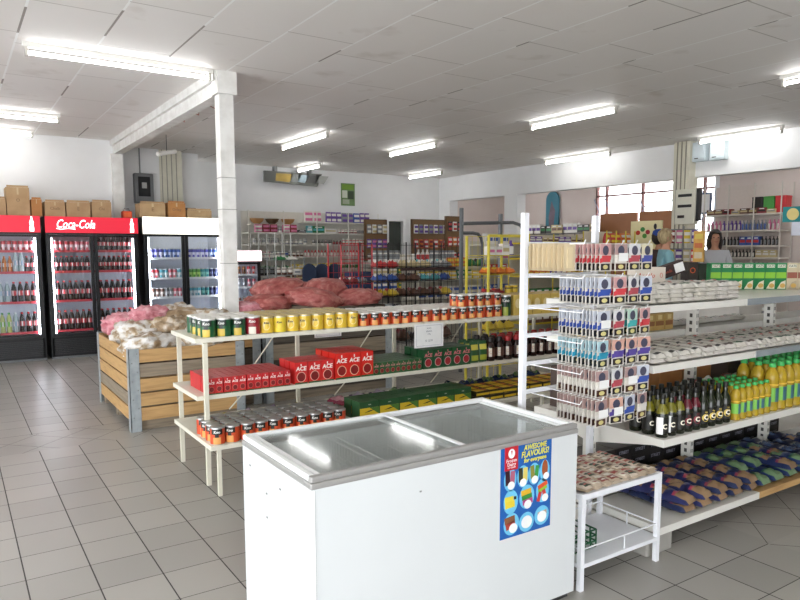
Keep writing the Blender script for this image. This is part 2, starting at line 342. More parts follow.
# ------------------------------------------------------------------ chest freezer
FX0, FX1, FY0, FY1, FT = 1.012, 2.368, 2.15, 2.84, .845
fz = thing('chest_freezer', 'large white chest freezer with glass lids and a blue ice cream poster', 'freezer', (FX0, FY0, 0))
W_, D_ = FX1-FX0, FY1-FY0
FW = mat('d6dadb', .3, var=.03, scale=3)
b = MB()
b.box(0, W_, 0, .05, .03, .80, FW).box(0, W_, D_-.05, D_, .03, .80, FW).box(0, .05, .05, D_-.05, .03, .80, FW).box(W_-.05, W_, .05, D_-.05, .03, .80, FW).box(.05, W_-.05, .05, D_-.05, .03, .1, FW)
part('body', b, fz)
part('corner_trim', MB().box(-.002, .012, -.003, .0, .03, .795, PURE).box(.012, .0135, -.003, 0, .03, .795, mat('9a9c9c')), fz)
part('base', MB().box(.02, W_-.02, .02, D_-.02, 0, .03, DARK), fz)
li = MB(); lm = mat('e6e9e9', .35)
li.box(.05, .06, .06, D_-.06, .1, .80, lm).box(W_-.06, W_-.05, .06, D_-.06, .1, .80, lm).box(.05, W_-.05, .05, .06, .1, .80, lm).box(.05, W_-.05, D_-.06, D_-.05, .1, .80, lm)
part('liner', li, fz)
rim = MB(); rg = mat('a6a5a2', .35, .3); rw = mat('e9ebeb', .3)
for z0, z1, mm, o, wd in ((.798, .822, rg, .004, .05), (.822, .845, rw, .0, .03)):
    rim.box(-o, W_+o, -o, wd, z0, z1, mm if mm == rg else rg).box(-o, W_+o, D_-wd, D_+o, z0, z1, mm).box(-o, wd, wd, D_-wd, z0, z1, mm).box(W_-wd, W_+o, wd, D_-wd, z0, z1, mm)
part('rim', rim, fz, bev=.006)
gl = glass_mat('lid_glass', (.97, .985, .98), .03, .02, .07)
for nm, xa, xb, z in (('left', .032, .72, .831), ('right', .66, W_-.032, .818)):
    g = part('glass_lid', MB().box(xa, xb, .032, D_-.032, z, z+.004, gl), fz)
    for q in (xa, xb-.018): link('lid_frame', MB().box(q, q+.018, .032, D_-.032, z+.0045, z+.012, rw).mesh('lid_frame'), g)
# wire baskets hanging inside
for x0, x1 in ((.09, .38), (.42, .70), (.82, 1.2)):
    k = MB(); wc = mat('e2e4e0', .4)
    y0, y1, z0, z1 = .075, D_-.075, .5, .785
    for z in (z0, .6, .7, z1): k.tube([(x0, y0, z), (x1, y0, z), (x1, y1, z), (x0, y1, z), (x0, y0, z)], .003, wc, 4)
    n = 9
    for i in range(n+1):
        x = x0+(x1-x0)*i/n; k.tube([(x, y0, z1), (x, y0, z0), (x, y1, z0), (x, y1, z1)], .002, wc, 4)
    for i in range(21):
        y = y0+(y1-y0)*i/20; k.tube([(x0, y, z1), (x0, y, z0), (x1, y, z0), (x1, y, z1)], .002, wc, 4)
    part('basket', k, fz)
for x, z in ((.31, .7), (.75, .73), (.75, .35), (.2, .15)): pass
rv = MB()
for y, z in ((.28, .72), (.42, .66), (.42, .56), (.6, .73)): rv.cbox((-.001, y, z), (.004, .012, .006), GREY)
rv.cbox((.47, -.001, .70), (.008, .004, .006), GREY)
part('rivet', rv, fz)
# poster stuck on the freezer front
ps = thing('ice_cream_poster', 'blue ice cream poster with yellow lettering stuck to the freezer front', 'poster', (1.897, 2.1495, .395))
pb = mat('1d5fae', .4, scale=5, var=.12)
part('sheet', MB().box(0, .302, -.0015, 0, 0, .41, pb), ps)
gc = mat('6fc3e6', .4); pc = MB()
def ell(cx, cz, rx, rz, mm, y): pc.disc(cx, y, cz, rx, rz, mm, 20, .0004)
for cx, cz, rx, rz in ((.055, .26, .036, .052), (.13, .262, .034, .05), (.197, .262, .034, .05), (.262, .265, .03, .05), (.06, .16, .042, .055), (.155, .165, .045, .055), (.25, .175, .04, .055), (.065, .06, .045, .05), (.155, .05, .045, .045), (.248, .06, .045, .045)): ell(cx, cz, rx, rz, gc, -.0016)
def bar(cx, cz, wx, hz, cc, ang=0):
    pts = [(-wx/2, -hz/2), (wx/2, -hz/2), (wx/2, hz/2), (-wx/2, hz/2)]
    pc.prism([(cx+x*math.cos(ang)-z*math.sin(ang), cz+x*math.sin(ang)+z*math.cos(ang)) for x, z in pts], -.0026, -.0021, mat(cc, .4))
for a in ((.04, .27, .026, .065, '3a1826', .05), (.068, .268, .026, .06, 'b0607a', -.05), (.116, .27, .024, .065, '3b3a22', .05), (.143, .27, .026, .06, 'e0cf6a', -.04), (.186, .272, .024, .06, '8c8a3a', .1), (.212, .268, .022, .06, '3f9a4a', -.15),
          (.05, .175, .05, .022, 'ead94a', 0), (.055, .15, .055, .03, 'e8cf3c', .05), (.085, .175, .014, .014, '2c2a1c', 0), (.15, .187, .06, .025, 'e6b62f', .1), (.155, .165, .06, .022, '3f9440', .1), (.16, .143, .06, .025, 'b34a86', .1), (.25, .2, .06, .02, 'd9542e', .3), (.25, .182, .055, .015, '9ac43d', .3), (.23, .15, .02, .045, 'cf3b36', -.3), (.262, .155, .02, .05, 'd4453d', .3),
          (.055, .08, .06, .03, '8c5a3c', .1), (.06, .055, .055, .03, 'b3483c', .2), (.25, .07, .055, .02, 'b99f88', .1)): bar(*a)
ell(.262, .275, .018, .04, mat('a4552c'), -.0023)
for cx, cz, r in ((.06, .235, .02), (.13, .235, .02), (.2, .235, .02), (.27, .24, .018), (.16, .13, .022), (.265, .14, .02), (.075, .04, .024), (.155, .05, .032), (.248, .055, .028)): ell(cx, cz, r, r*.9, PAPER, -.003)
part('pictures', pc, ps)
bd = part('badge', MB().box(.022, .098, -.003, -.0015, .303, .41, mat('c2202c', .4)), ps)
link('emblem', MB().disc(.06, -.0031, .377, .019, .021, PAPER).mesh('emblem'), bd)
link('emblem', MB().prism([(.056, .39), (.064, .39), (.06, .368)], -.0045, -.0042, mat('c2202c')).mesh('emblem'), bd)
link('lettering', text_mesh('Frozen', .022, PAPER, at=(.06, -.004, .346)), bd); link('lettering', text_mesh('Dairy', .022, PAPER, at=(.06, -.004, .329)), bd); link('lettering', text_mesh('ICE CREAM', .009, PAPER, at=(.06, -.004, .315)), bd)
YL = mat('e8e04a', .4)
for s, sz, z, sq in (('AWESOME', .033, .388, .86), ('FLAVOURS!', .038, .358, .86), ('for everyone', .028, .331, .92)):
    o = link('lettering', text_mesh(s, sz, YL, at=(.2, -.003, z), squash=sq, bold=.02, shear=.15), ps)

# ------------------------------------------------------------------ small white table
TX0, TX1, TY0, TY1, TZ = 2.425, 3.03, 2.16, 2.57, .485
tb = thing('side_table', 'small white metal table with a lower shelf at the freezer end', 'table', (TX0, TY0, 0))
w_, d_ = TX1-TX0, TY1-TY0; TW = mat('eceef2', .3, var=.02)
for x in (0, w_-.025):
    for y in (0, d_-.025): part('leg', MB().box(x, x+.025, y, y+.025, 0, TZ, TW), tb)
part('table_top', MB().box(.025, w_-.025, 0, .02, TZ-.03, TZ-.002, TW).box(.025, w_-.025, d_-.02, d_, TZ-.03, TZ-.002, TW).box(0, .02, .025, d_-.025, TZ-.03, TZ-.002, TW).box(w_-.02, w_, .025, d_-.025, TZ-.03, TZ-.002, TW).box(.02, w_-.02, .02, d_-.02, TZ-.03, TZ-.018, TW), tb)
part('lower_shelf', MB().box(.025, w_-.025, .0, d_, .115, .135, TW).box(0, .025, .025, d_-.025, .115, .135, TW).box(w_-.025, w_, .025, d_-.025, .115, .135, TW), tb, label='slatted grey lower shelf')
gr = MB()
for z in (.205,): gr.tube([(.0125, .0125, z), (w_-.0125, .0125, z)], .004, TW).tube([(.0125, d_-.0125, z), (w_-.0125, d_-.0125, z)], .004, TW).tube([(.0125, .0125, z), (.0125, d_-.0125, z)], .004, TW).tube([(w_-.0125, .0125, z), (w_-.0125, d_-.0125, z)], .004, TW)
gr.tube([(w_*.55, .0125, .135), (w_*.55, .0125, .205)], .004, TW).tube([(w_-.0125, d_*.5, .135), (w_-.0125, d_*.5, .205)], .004, TW)
part('guard_rail', gr, tb)

# pillow pack meshes
def pillow(wx, wy, h, base, bands, seed=0, nx=10, ny=14, crump=.12, seam=.05, bulge=2.2):
    """a filled plastic pack lying flat, long side along y; bands = [(v0, v1, u0, u1, mat)]"""
    mb = MB(); vs = []; fs = []; mm = []
    for top in (0, 1):
        for j in range(ny+1):
            v = j/ny*2-1
            for i in range(nx+1):
                u = i/nx*2-1
                z = (1-abs(u)**bulge)**.5*(1-abs(v)**(bulge+3))**.6 if abs(u) < 1 and abs(v) < 1 else 0
                z *= 1+crump*noise.noise(Vector((u*2.3, v*3.1, seed*1.7)))*2
                x = u*wx/2*(1-.05*(v**2)); y = v*wy/2
                vs.append((x, y, h*.3+(h*.7*z if top else -h*.3*z)))
    N = (nx+1)*(ny+1)
    for top in (0, 1):
        for j in range(ny):
            for i in range(nx):
                a = top*N+j*(nx+1)+i; q = (a, a+1, a+nx+2, a+nx+1)
                fs.append(q if top else q[::-1])
                v = (j+.5)/ny; u = (i+.5)/nx; c = base
                for b in bands:
                    if b[0] <= v < b[1] and b[2] <= u < b[3]: c = b[4]
                mm.append(c)
    for j in range(ny):
        for i, sgn in ((0, 0), (nx, 1)):
            a = j*(nx+1)+i; b = a+nx+1; q = (a, b, b+N, a+N); fs.append(q if sgn == 1 else q[::-1]); mm.append(base)
    mb.add(vs, fs, mm); return mb
LT = mat('e6ded0', .35); TAN = mat('a9876c', .5); BR = mat('7c3a33', .45); RD = mat('b03838', .4)
pkt = []
for i, (bc, c1, c2) in enumerate([('c9b8a2', 'a1463c', 'e8e0d2'), ('bfae98', 'e9e4da', '8a4038'), ('b9a68e', '6f5a48', 'e8dccb'), ('cdbfae', 'b0574a', '3c4a3a')]):
    pkt.append(pillow(.075, .105, .018, mat(bc, .35), [(.6, .95, .1, .9, mat(c1, .35)), (.1, .45, .15, .85, mat(c2, .35)), (.25, .35, .3, .7, mat(c1, .35))], i, 6, 8, .3).mesh('snack_packet', True))
names = ['brownish packet with red top band', 'tan packet with a pale upper half', 'dull brown packet with cream face', 'pale packet with dark green mark']
for j in range(4):
    for i in range(8):
        for lay in range(2):
            k = random.randrange(4)
            spawn([(None, pkt[k])], 'snack_packet', (TX0+.065+i*.069, TY0+.065+j*.093, TZ-.003+lay*.0145), R(random.uniform(-14, 14)), names[k]+' lying on top of the small white table', 'packet', names[k]+' on the white table')
g = mat('1d5a3a', .5); m = MB()
for z in (.142, .17, .2, .23): m.tube([(0, 0, z), (.16, 0, z), (.16, .2, z), (0, .2, z), (0, 0, z)], .005, g, 4)
for i in range(5): m.tube([(i*.04, 0, .142), (i*.04, 0, .23)], .004, g, 4).tube([(i*.04, .2, .142), (i*.04, .2, .23)], .004, g, 4)
for i in range(6): m.tube([(0, i*.04, .23), (0, i*.04, .142), (.16, i*.04, .142), (.16, i*.04, .23)], .004, g, 4)
tag(link('crate', m.mesh('crate'), None, (TX0+.06, TY0+.1, 0)), 'dark green plastic crate on the lower shelf of the small white table', 'crate')

# ------------------------------------------------------------------ shelving helpers
def shelf_plate(mb, x0, x1, y0, y1, z, t=.03, m=None):
    m = m or CREAM
    mb.box(x0, x1, y0, y1, z-.006, z, m).box(x0, x1, y0, y0+.006, z-t, z-.006, m).box(x0, x1, y1-.006, y1, z-t, z-.006, m).box(x0, x0+.006, y0+.006, y1-.006, z-t, z-.006, m).box(x1-.006, x1, y0+.006, y1-.006, z-t, z-.006, m)
def cbox_tpl(w, d, h, body, front=None, extra=None, name='box_pack'):
    mb = MB().box(-w/2, w/2, -d/2, d/2, 0, h, body, front=front)
    if extra: extra(mb, w, d, h)
    return mb

# ------------------------------------------------------------------ left gondola
G = thing('shelf_unit', 'long cream metal shelf unit with three tiers of tins and cartons behind the freezer', 'shelf', (1.40, 4.4, 0))
GL = 3.75
sh = [(.35, 0.0, .90), (.635, .285, .90), (1.037, .285, .90)]
for z, ya, yb in sh:
    s = MB(); shelf_plate(s, -.045, 1.86, ya, yb, z, m=mat('e3dfcf', .45, var=.05, scale=5)); shelf_plate(s, 1.865, GL, ya, yb, z, m=mat('e3dfcf', .45, var=.05, scale=5)); part('shelf', s, G)
for x in (0, .98, 1.95, 2.98, GL-.03):
    if x in (0, GL-.03): part('post', MB().box(x, x+.03, .255, .283, 0, .319, CREAM).box(x, x+.03, .255, .283, .3505, 1.006, CREAM), G)
    part('post', MB().box(x, x+.03, .905, .93, 0, 1.006, CREAM), G)
    part('leg', MB().box(x, x+.025, .01, .035, 0, .319, CREAM), G)
for x in (.5, 1.45, 2.5):
    part('brace', MB().tube([(x-.1, .94, .36), (x+.15, .94, .6)], .006, CREAM, 4).tube([(x+.1, .94, .68), (x+.35, .94, 1.0)], .006, CREAM, 4), G)

# tins
SILV = mat('b9bab9', .3, .7, var=.05); LIDW = mat('e6e3da', .4)
def tin(body, top, r=.048, h=.115, lid=None, text=None, tcol=None, spot=None, panel=None):
    B = mat(body, .35, var=.08); T = mat(top, .35)
    zs = [0, .004, h*.2, h*.45, h*.62, h*.95, h-.004, h]
    pr = [(r*.97, 0), (r, .004), (r, h*.2), (r, h*.45), (r, h*.62), (r, h*.95), (r*.98, h)]
    def mf(j, a):
        if j == 0 or j >= 5: return SILV
        f = abs((a-270+180) % 360-180)
        if (j == 4 and f < 46) or (j == 3 and f < 18): return T
        if spot and j in (1, 2) and f < 34: return mat(spot, .35)
        return B
    body_me = MB().lathe(pr, B, 24, mf).mesh('tin_body', True)
    lid_me = MB().lathe([(r*.96, h), (r*1.01, h), (r*1.01, h+.006), (r*.94, h+.0065)], lid or SILV, 24).mesh('tin_lid', True)
    out = [('body', body_me), ('lid', lid_me)]
    if text: out.append(('lettering', text_mesh(text, h*.22, mat(tcol or 'efefe8', .4), bend=r, at=(0, 0, h*.77), shear=.15, bold=.02)))
    return out
def grid_of(tpl, name, x0, nx, dx, y0, ny, dy, z, label, cat, group, rz=-30, jr=14, jit=.002):
    for i in range(nx):
        for j in range(ny):
            spawn(tpl, name, (x0+i*dx+random.uniform(-jit, jit), y0+j*dy+random.uniform(-jit, jit), z), R(rz+random.uniform(-jr, jr)), label, cat, group)
TG = tin('1e5a35', '16241d', .052, .125, LIDW, 'Koo', spot='d0b348'); TR = tin('9c2230', '8c1c28', .052, .125, LIDW, 'Koo', spot='e8dfce')
TO = tin('d2502a', '22201c', .049, .112, None, 'Koo', spot='e3a35c'); TO2 = tin('d2502a', '22201c', .046, .10, LIDW, 'Koo', spot='e3a35c')
def yl_tin(body, ring):
    r = .049; h = .118; t = tin(body, body, r, h, mat('cdb87c', .4, .3), None)
    d = MB().disc(0, -r-.004, h*.52, .026, .03, mat(ring, .4)); d2 = text_mesh('Koo', .022, mat('2a2320', .4), bend=r+.004, at=(0, 0, h*.66), shear=.15, bold=.03)
    # emblem hugging the tin
    e = MB(); vs = []; n = 24
    for k in range(n):
        a = 2*math.pi*k/n; u = .028*math.cos(a)/r; vs.append(((r+.0015)*math.sin(u), -(r+.0015)*math.cos(u), h*.5+.034*math.sin(a)))
    e.add(vs+[(v[0]*.97, v[1]*.97, v[2]) for v in vs], [tuple(range(n))], mat(ring, .4)); t.append(('emblem', e.mesh('emblem'))); t.append(('lettering', d2)); return t
TY = yl_tin('e3bf3a', 'f0dc96'); TY2 = yl_tin('ead23a', 'e9c54a')
z3 = 1.037
grid_of(TG, 'tin', 1.465, 3, .108, 4.745, 4, .108, z3, 'dark green tin with white lid at the left end of the top shelf', 'tin', 'green tins on the top shelf')
grid_of(TR, 'tin', 1.79, 1, .108, 4.745, 4, .108, z3, 'dark red tin between the green and the yellow tins on the top shelf', 'tin', 'red tins on the top shelf')
for i in range(8):
    k = (TY2, 'bright lemon tin', 'lemon tins on the top shelf') if i == 1 else (TY, 'golden yellow tin with round emblem', 'golden tins on the top shelf')
    grid_of(k[0], 'tin', 1.896+i*.102, 1, 0, 4.745, 5, .102, z3, k[1]+' between red and orange tins, top shelf', 'tin', k[2])
grid_of(TO2, 'tin', 2.715, 15, .1, 4.745, 5, .1, z3, 'orange tin with white lid in the lower layer on the top shelf', 'tin', 'orange tins on the top shelf, lower layer')
grid_of(TO2, 'tin', 3.705, 5, .1, 4.745, 2, .097, z3+.107, 'orange tin stacked on top of the other orange tins', 'tin', 'orange tins stacked on the top shelf')
TGt = tin('1f4a30', '16241d', .05, .185, LIDW, 'Koo', spot='a5b04a')
grid_of(TGt, 'tin', 4.225, 1, .108, 4.75, 3, .108, z3, 'tall dark green tin right of the stacked orange tins', 'tin', 'tall green tins on the top shelf')
gp = MB(); gp.box(-.055, .055, -.04, .04, 0, .19, mat('c6a552', .4), front=mat('d2b45c', .4)).disc(0, -.0405, .11, .035, .045, mat('ecd9a0'))
gpm = gp.mesh('food_carton')
grid_of([(None, gpm)], 'food_carton', 4.35, 7, .12, 4.75, 3, .1, z3, 'gold carton with pale round emblem at the right end of the top shelf', 'carton', 'gold cartons on the top shelf', rz=0, jr=4)

# middle shelf: red, green and tall cartons
def ace(w, h, d, body, ring, fill, tcol='f4efe8', txt='ACE'):
    mb = MB().box(-w/2, w/2, -d/2, d/2, 0, h, mat(body, .35), top=mat(body, .4))
    c = MB().disc(0, -d/2-.0002, h*.32, w*.36, w*.38, mat(ring, .4)).disc(0, -d/2-.0013, h*.32, w*.31, w*.33, mat(fill, .45)).box(-w/2, w/2, -d/2-.001, -d/2-.0002, 0, h*.07, mat('2c5a34', .4))
    c.box(-w*.04, w*.04, -d/2-.001, -d/2-.0002, h*.82, h*.93, mat(tcol))
    return [('carton', mb.mesh('carton')), ('picture', c.mesh('picture')), ('lettering', text_mesh(txt, w*.42, mat(tcol, .4), shear=.1, at=(0, -d/2-.0016, h*.7), bold=.03))]
zm = .635
AS = ace(.052, .115, .08, 'c4282c', 'd9796a', '7a1f1f')
grid_of(AS, 'meal_carton', 1.46, 11, .057, 4.735, 5, .083, zm, 'small red carton with white lettering at the left end of the middle shelf', 'carton', 'small red cartons on the middle shelf', rz=0, jr=3, jit=.001)
AM = ace(.105, .165, .09, 'd02a2a', 'e9b0a0', '7d1c1c')
grid_of(AM, 'meal_carton', 2.145, 3, .111, 4.745, 3, .1, zm, 'medium red carton beside the small red ones on the middle shelf', 'carton', 'medium red cartons on the middle shelf', rz=0, jr=2, jit=.001)
AL = ace(.11, .205, .11, 'd8281f', 'e9c0a0', '8a1c1c')
grid_of(AL, 'meal_carton', 2.488, 3, .114, 4.75, 3, .12, zm, 'tallest red carton with white lettering on the middle shelf', 'carton', 'tall red cartons on the middle shelf', rz=0, jr=2, jit=.001)
GS = ace(.05, .10, .075, '2f6138', 'c87070', '8a2a2a', 'd98a90')
grid_of(GS, 'meal_carton', 2.80, 9, .0525, 4.73, 5, .08, zm, 'small green and red carton right of the tall red ones', 'carton', 'small green cartons on the middle shelf', rz=0, jr=3, jit=.001)
GM = ace(.098, .165, .09, '1f5230', 'd8b0b0', 'a02a30', 'dc7f88')
grid_of(GM, 'meal_carton', 3.315, 5, .103, 4.74, 3, .1, zm, 'medium green carton with pink lettering on the middle shelf', 'carton', 'medium green cartons on the middle shelf', rz=0, jr=2, jit=.001)
def pouch(w, h, d, body, c2, c3):
    mb = MB(); n = 6; vs = []; m1 = mat(body, .3); m2 = mat(c2, .3); m3 = mat(c3, .3)
    lv = [0, .1, .35, .6, .85, 1]; th = [.8, 1, 1, .85, .45, .06]
    for z, t in zip(lv, th):
        for a in range(16):
            an = 2*math.pi*a/16; cx = math.copysign(abs(math.cos(an))**.5, math.cos(an)); sy = math.copysign(abs(math.sin(an))**.7, math.sin(an))
            vs.append((cx*w/2, sy*d/2*t, z*h))
    fs = []; mm = []
    for j in range(5):
        for a in range(16): fs.append((j*16+a, j*16+(a+1) % 16, (j+1)*16+(a+1) % 16, (j+1)*16+a)); mm.append([m1, m2, m1, m3, m1][j] if 9 < a < 15 else m1)
    fs += [tuple(range(80, 96)), tuple(reversed(range(16)))]; mm += [m1, m1]
    return mb.add(vs, fs, mm)
PG = pouch(.09, .19, .06, '2c5a34', 'a8b23e', 'd8cf5a').mesh('food_pouch', True)
grid_of([(None, PG)], 'food_pouch', 3.85, 2, .1, 4.75, 3, .08, zm, 'dark green and yellow pouch between the green cartons and the dark jars', 'pouch', 'green pouches on the middle shelf', rz=0, jr=6)
def jar(body, capc, lab):
    r = .045; pr = [(r*.9, 0), (r, .01), (r, .04), (r, .12), (r, .13), (r*.62, .17), (r*.55, .175)]
    B = MB().lathe(pr, mat(body, .15), 20).mesh('jar_body', True)
    L = MB().lathe([(r+.0008, .04), (r+.0008, .12)], mat(lab, .4), 20, lambda j, a: mat('e4ddd0', .4) if abs((a-270+180) % 360-180) < 25 else mat(lab, .4), cap=False).mesh('jar_label', True)
    return [('body', B), ('label', L), ('cap', MB().lathe([(r*.66, .17), (r*.7, .18), (r*.68, .2), (r*.5, .215)], mat(capc, .35), 20).mesh('jar_cap', True)), ('lettering', text_mesh('C', .04, mat('d8b48a'), bend=r+.001, at=(0, 0, .08)))]
J1 = jar('2a1712', '26201f', '5c3628'); J2 = jar('2e1712', 'b02c30', '4a2a22')
grid_of(J1, 'sauce_jar', 4.045, 2, .105, 4.745, 3, .1, zm, 'dark brown jar with black cap on the middle shelf', 'jar', 'black capped jars on the middle shelf')
grid_of(J2, 'sauce_jar', 4.255, 8, .105, 4.745, 3, .1, zm, 'dark brown jar with red cap on the middle shelf', 'jar', 'red capped jars on the middle shelf')
# bottom shelf
zb = .35
grid_of(TO, 'tin', 1.42, 10, .102, 4.463, 4, .102, zb, 'orange tin with silver lid on the lowest shelf', 'tin', 'orange tins on the lowest shelf')
fluff = []
for i, (a, b_) in enumerate([('7c6a8a', 'b9a8c0'), ('b8506a', 'd89aa8'), ('c9c040', 'e6df8a'), ('a8b08a', '5a7a4a')]):
    fluff.append((pillow(.17, .24, .05, mat(a, .2), [(.2, .8, .15, .85, mat(b_, .2))], i+5, 8, 12, .5).mesh('sweet_bag', True), ['purple', 'pink', 'yellow', 'pale green'][i]))
for i in range(9):
    for lay in range(1):
        k = [2, 0, 0, 2, 1, 1, 0, 0, 3][i]
        spawn([(None, fluff[k][0])], 'sweet_bag', (1.64+i*.2, 4.935+(.07 if i > 4 else .02), zb+.015), R(random.uniform(-12, 12)), fluff[k][1]+' glossy sweet bag lying behind the tins and boxes of the lowest shelf', 'bag', fluff[k][1]+' bags on the lowest shelf')
bx = MB().box(-.088, .088, -.06, .06, 0, .145, mat('264f2e', .4)); fr = MB().box(-.086, .086, -.0612, -.0602, 0, .035, mat('121410', .4)).box(-.086, .086, -.0612, -.0602, .037, .095, mat('d6b72e', .4)).prism([(0, .095), (.086, .037), (.086, .095)], -.0622, -.0614, mat('4f7a34', .4)).prism([(-.05, .06), (.0, .075), (.05, .078), (.0, .064)], -.063, -.0624, mat('2f3a22'))
BXT = [('carton', bx.mesh('carton')), ('picture', fr.mesh('picture')), ('lettering', text_mesh('gldkor', .034, mat('ece9dc'), at=(0, -.0632, .02), shear=.1, bold=.03)), ('lettering', text_mesh('cube', .014, mat('c8cfc0'), at=(0, -.0612, .12)))]
grid_of(BXT, 'soup_box', 2.585, 6, .181, 4.5, 2, .125, zb, 'green and yellow box with black band on the lowest shelf beside the orange tins', 'box', 'green and yellow boxes on the lowest shelf', rz=0, jr=2, jit=.001)
yb = MB().box(-.075, .075, -.045, .045, 0, .045, mat('2b2618', .4)).box(-.073, .073, -.0462, -.0452, .008, .028, mat('d9b62c', .4)).box(-.07, .02, -.04, .04, .0452, .0462, mat('d8b02a', .4)).box(.03, .06, -.03, .03, .0452, .0465, mat('b8451f', .4))
ybm = yb.mesh('flat_carton')
for lay in range(2):
    grid_of([(None, ybm)], 'flat_carton', 3.71, 8, .157, 4.49, 3, .1, zb+lay*.0468, 'yellow and black flat carton '+('in the upper' if lay else 'in the lower')+' layer at the right of the lowest shelf', 'carton', 'flat yellow cartons, layer '+'ab'[lay], rz=0, jr=4, jit=.002)
for i in range(6):
    spawn([(None, pillow(.16, .22, .06, mat('2f3d5e', .25), [(.2, .7, .2, .8, mat('5c7a4a', .3))], i+20, 8, 10, .5).mesh('snack_bag', True))], 'snack_bag', (3.75+i*.2, 4.92, zb+.02), R(random.uniform(-20, 20)), 'dark blue and green snack bag behind the flat yellow cartons', 'bag', 'blue snack bags on the lowest shelf')
# price notices
def notice(x, z, wd, h, y, lines, label):
    t = thing('price_notice', label, 'sign', (x, y, z))
    part('sheet', MB().box(-wd/2, wd/2, -.001, 0, -h/2, h/2, PAPER), t)
    f = MB(); c = mat('8d8fa0'); e = wd*.43; g = h*.43
    for a in ((-e, e, -g, -g+.002), (-e, e, g-.002, g), (-e, -e+.002, -g+.002, g-.002), (e-.002, e, -g+.002, g-.002)): f.box(a[0], a[1], -.0014, -.0011, a[2], a[3], c)
    part('border', f, t)
    for s, sz, zz in lines: link('lettering', text_mesh(s, sz, mat('6a6c78'), at=(0, -.0012, zz), back=.0002), t)
notice(3.31, .925, .3, .2, 4.678, [('KOO', .02, .06), ('BEANS', .02, .035), ('410g', .016, .012), ('R 12.99', .024, -.045)], 'white price notice with thin border hanging from the top shelf edge under the orange tins')
notice(2.68, .95, .26, .12, 5.305, [], 'blank white card hanging from the back of the top shelf under the yellow tins')

# ------------------------------------------------------------------ crates and sacks
WOODS = [ramp_mat('pine_slat', [(.3, 'b08a5a'), (.55, 'c9a26c'), (.75, 'bb9460')], 5, .7, .15, stretch=(.6, .6, 8)), ramp_mat('weathered_slat', [(.3, '7d7060'), (.6, '9a8c78'), (.8, '8a7b68')], 5, .85, .2, stretch=(.6, .6, 8)), ramp_mat('dark_slat', [(.3, '4e473f'), (.7, '6a6156')], 5, .9, .2, stretch=(.6, .6, 8))]
GALV = ramp_mat('galvanised', [(.3, '8f979b'), (.7, 'aab1b3')], 14, .4, .05)
def crate(x0, x1, y0, y1, z0, z1, pattern, label, zf=.5):
    t = thing('wooden_crate', label, 'crate', (x0, y0, 0)); W, D = x1-x0, y1-y0; n = 5; gap = .016; hh = (z1-z0)/n
    for i in range(n):
        a, b_ = z0+i*hh+gap/2, z0+(i+1)*hh-gap/2; wd = WOODS[pattern[i]]
        part('slat', MB().box(.02, W-.02, 0, .022, a, b_, wd), t); part('slat', MB().box(0, .022, .03, D-.03, a, b_, WOODS[pattern[(i+2) % 5]]), t)
        part('slat', MB().box(W-.022, W, .03, D-.03, a, b_, wd), t); part('slat', MB().box(.02, W-.02, D-.022, D, a, b_, wd), t)
    for cx, sx in ((0, 1), (W, -1)):
        for cy, sy in ((0, 1), (D, -1)):
            m_ = MB(); xa, xb = sorted((cx-sx*.006, cx+sx*.085)); ya, yb_ = sorted((cy-sy*.006, cy+sy*.085)); yo = sorted((cy-sy*.006, cy)); xo = sorted((cx-sx*.006, cx))
            m_.box(xa, xb, yo[0], yo[1], 0, z1+.005, GALV).box(xo[0], xo[1], ya, yb_, 0, z1+.005, GALV)
            for k in range(8):
                m_.cbox((cx+sx*(.02+.045*(k % 2)), cy-sy*.007, z0+(k+.5)/8*(z1-z0)), (.012, .004, .012), GREY)
            part('corner_plate', m_, t)
    part('floor_board', MB().box(.03, W-.03, .03, D-.03, zf, zf+.02, WOODS[1]), t)
    for yy in (.05, D/2, D-.15): part('foot', MB().box(.03, W-.03, yy, yy+.1, 0, z0, WOODS[1]), t)
    return t
crate(1.27, 2.33, 6.43, 8.0, .09, .755, [0, 0, 0, 1, 0], 'pine slat crate with steel corners holding sacks of potatoes, nearest the drinks fridges')
crate(2.72, 4.3, 6.85, 8.2, .09, 1.0, [2, 2, 1, 2, 2], 'dark weathered slat crate with steel corners holding red net sacks', .9)
crate(2.4, 2.68, 6.9, 7.7, .06, .98, [1, 0, 2, 0, 1], 'narrow slat crate squeezed between the two big crates')
POT = ramp_mat('potato_sack_film', [(.34, '8d7455'), (.44, 'b3a085'), (.53, 'dad5cd'), (.66, 'ebe9e6'), (.8, 'a08a6a')], 10, .3, .45, detail=3)
POT2 = ramp_mat('potato_sack_brown', [(.3, '7b6448'), (.5, 'a38b6c'), (.65, 'cfc5b6')], 12, .45, .45, detail=4)
PNK = ramp_mat('onion_sack_net', [(.3, 'b05a66'), (.5, 'd08a92'), (.7, 'e4b6ba')], 15, .5, .6, detail=5)
REDN = ramp_mat('red_sack_net', [(.25, '93423f'), (.45, 'b4605a'), (.6, 'c68078'), (.8, 'dcaaa2')], 10, .5, .5, detail=7, stretch=(1, 2.5, 1))
import bmesh
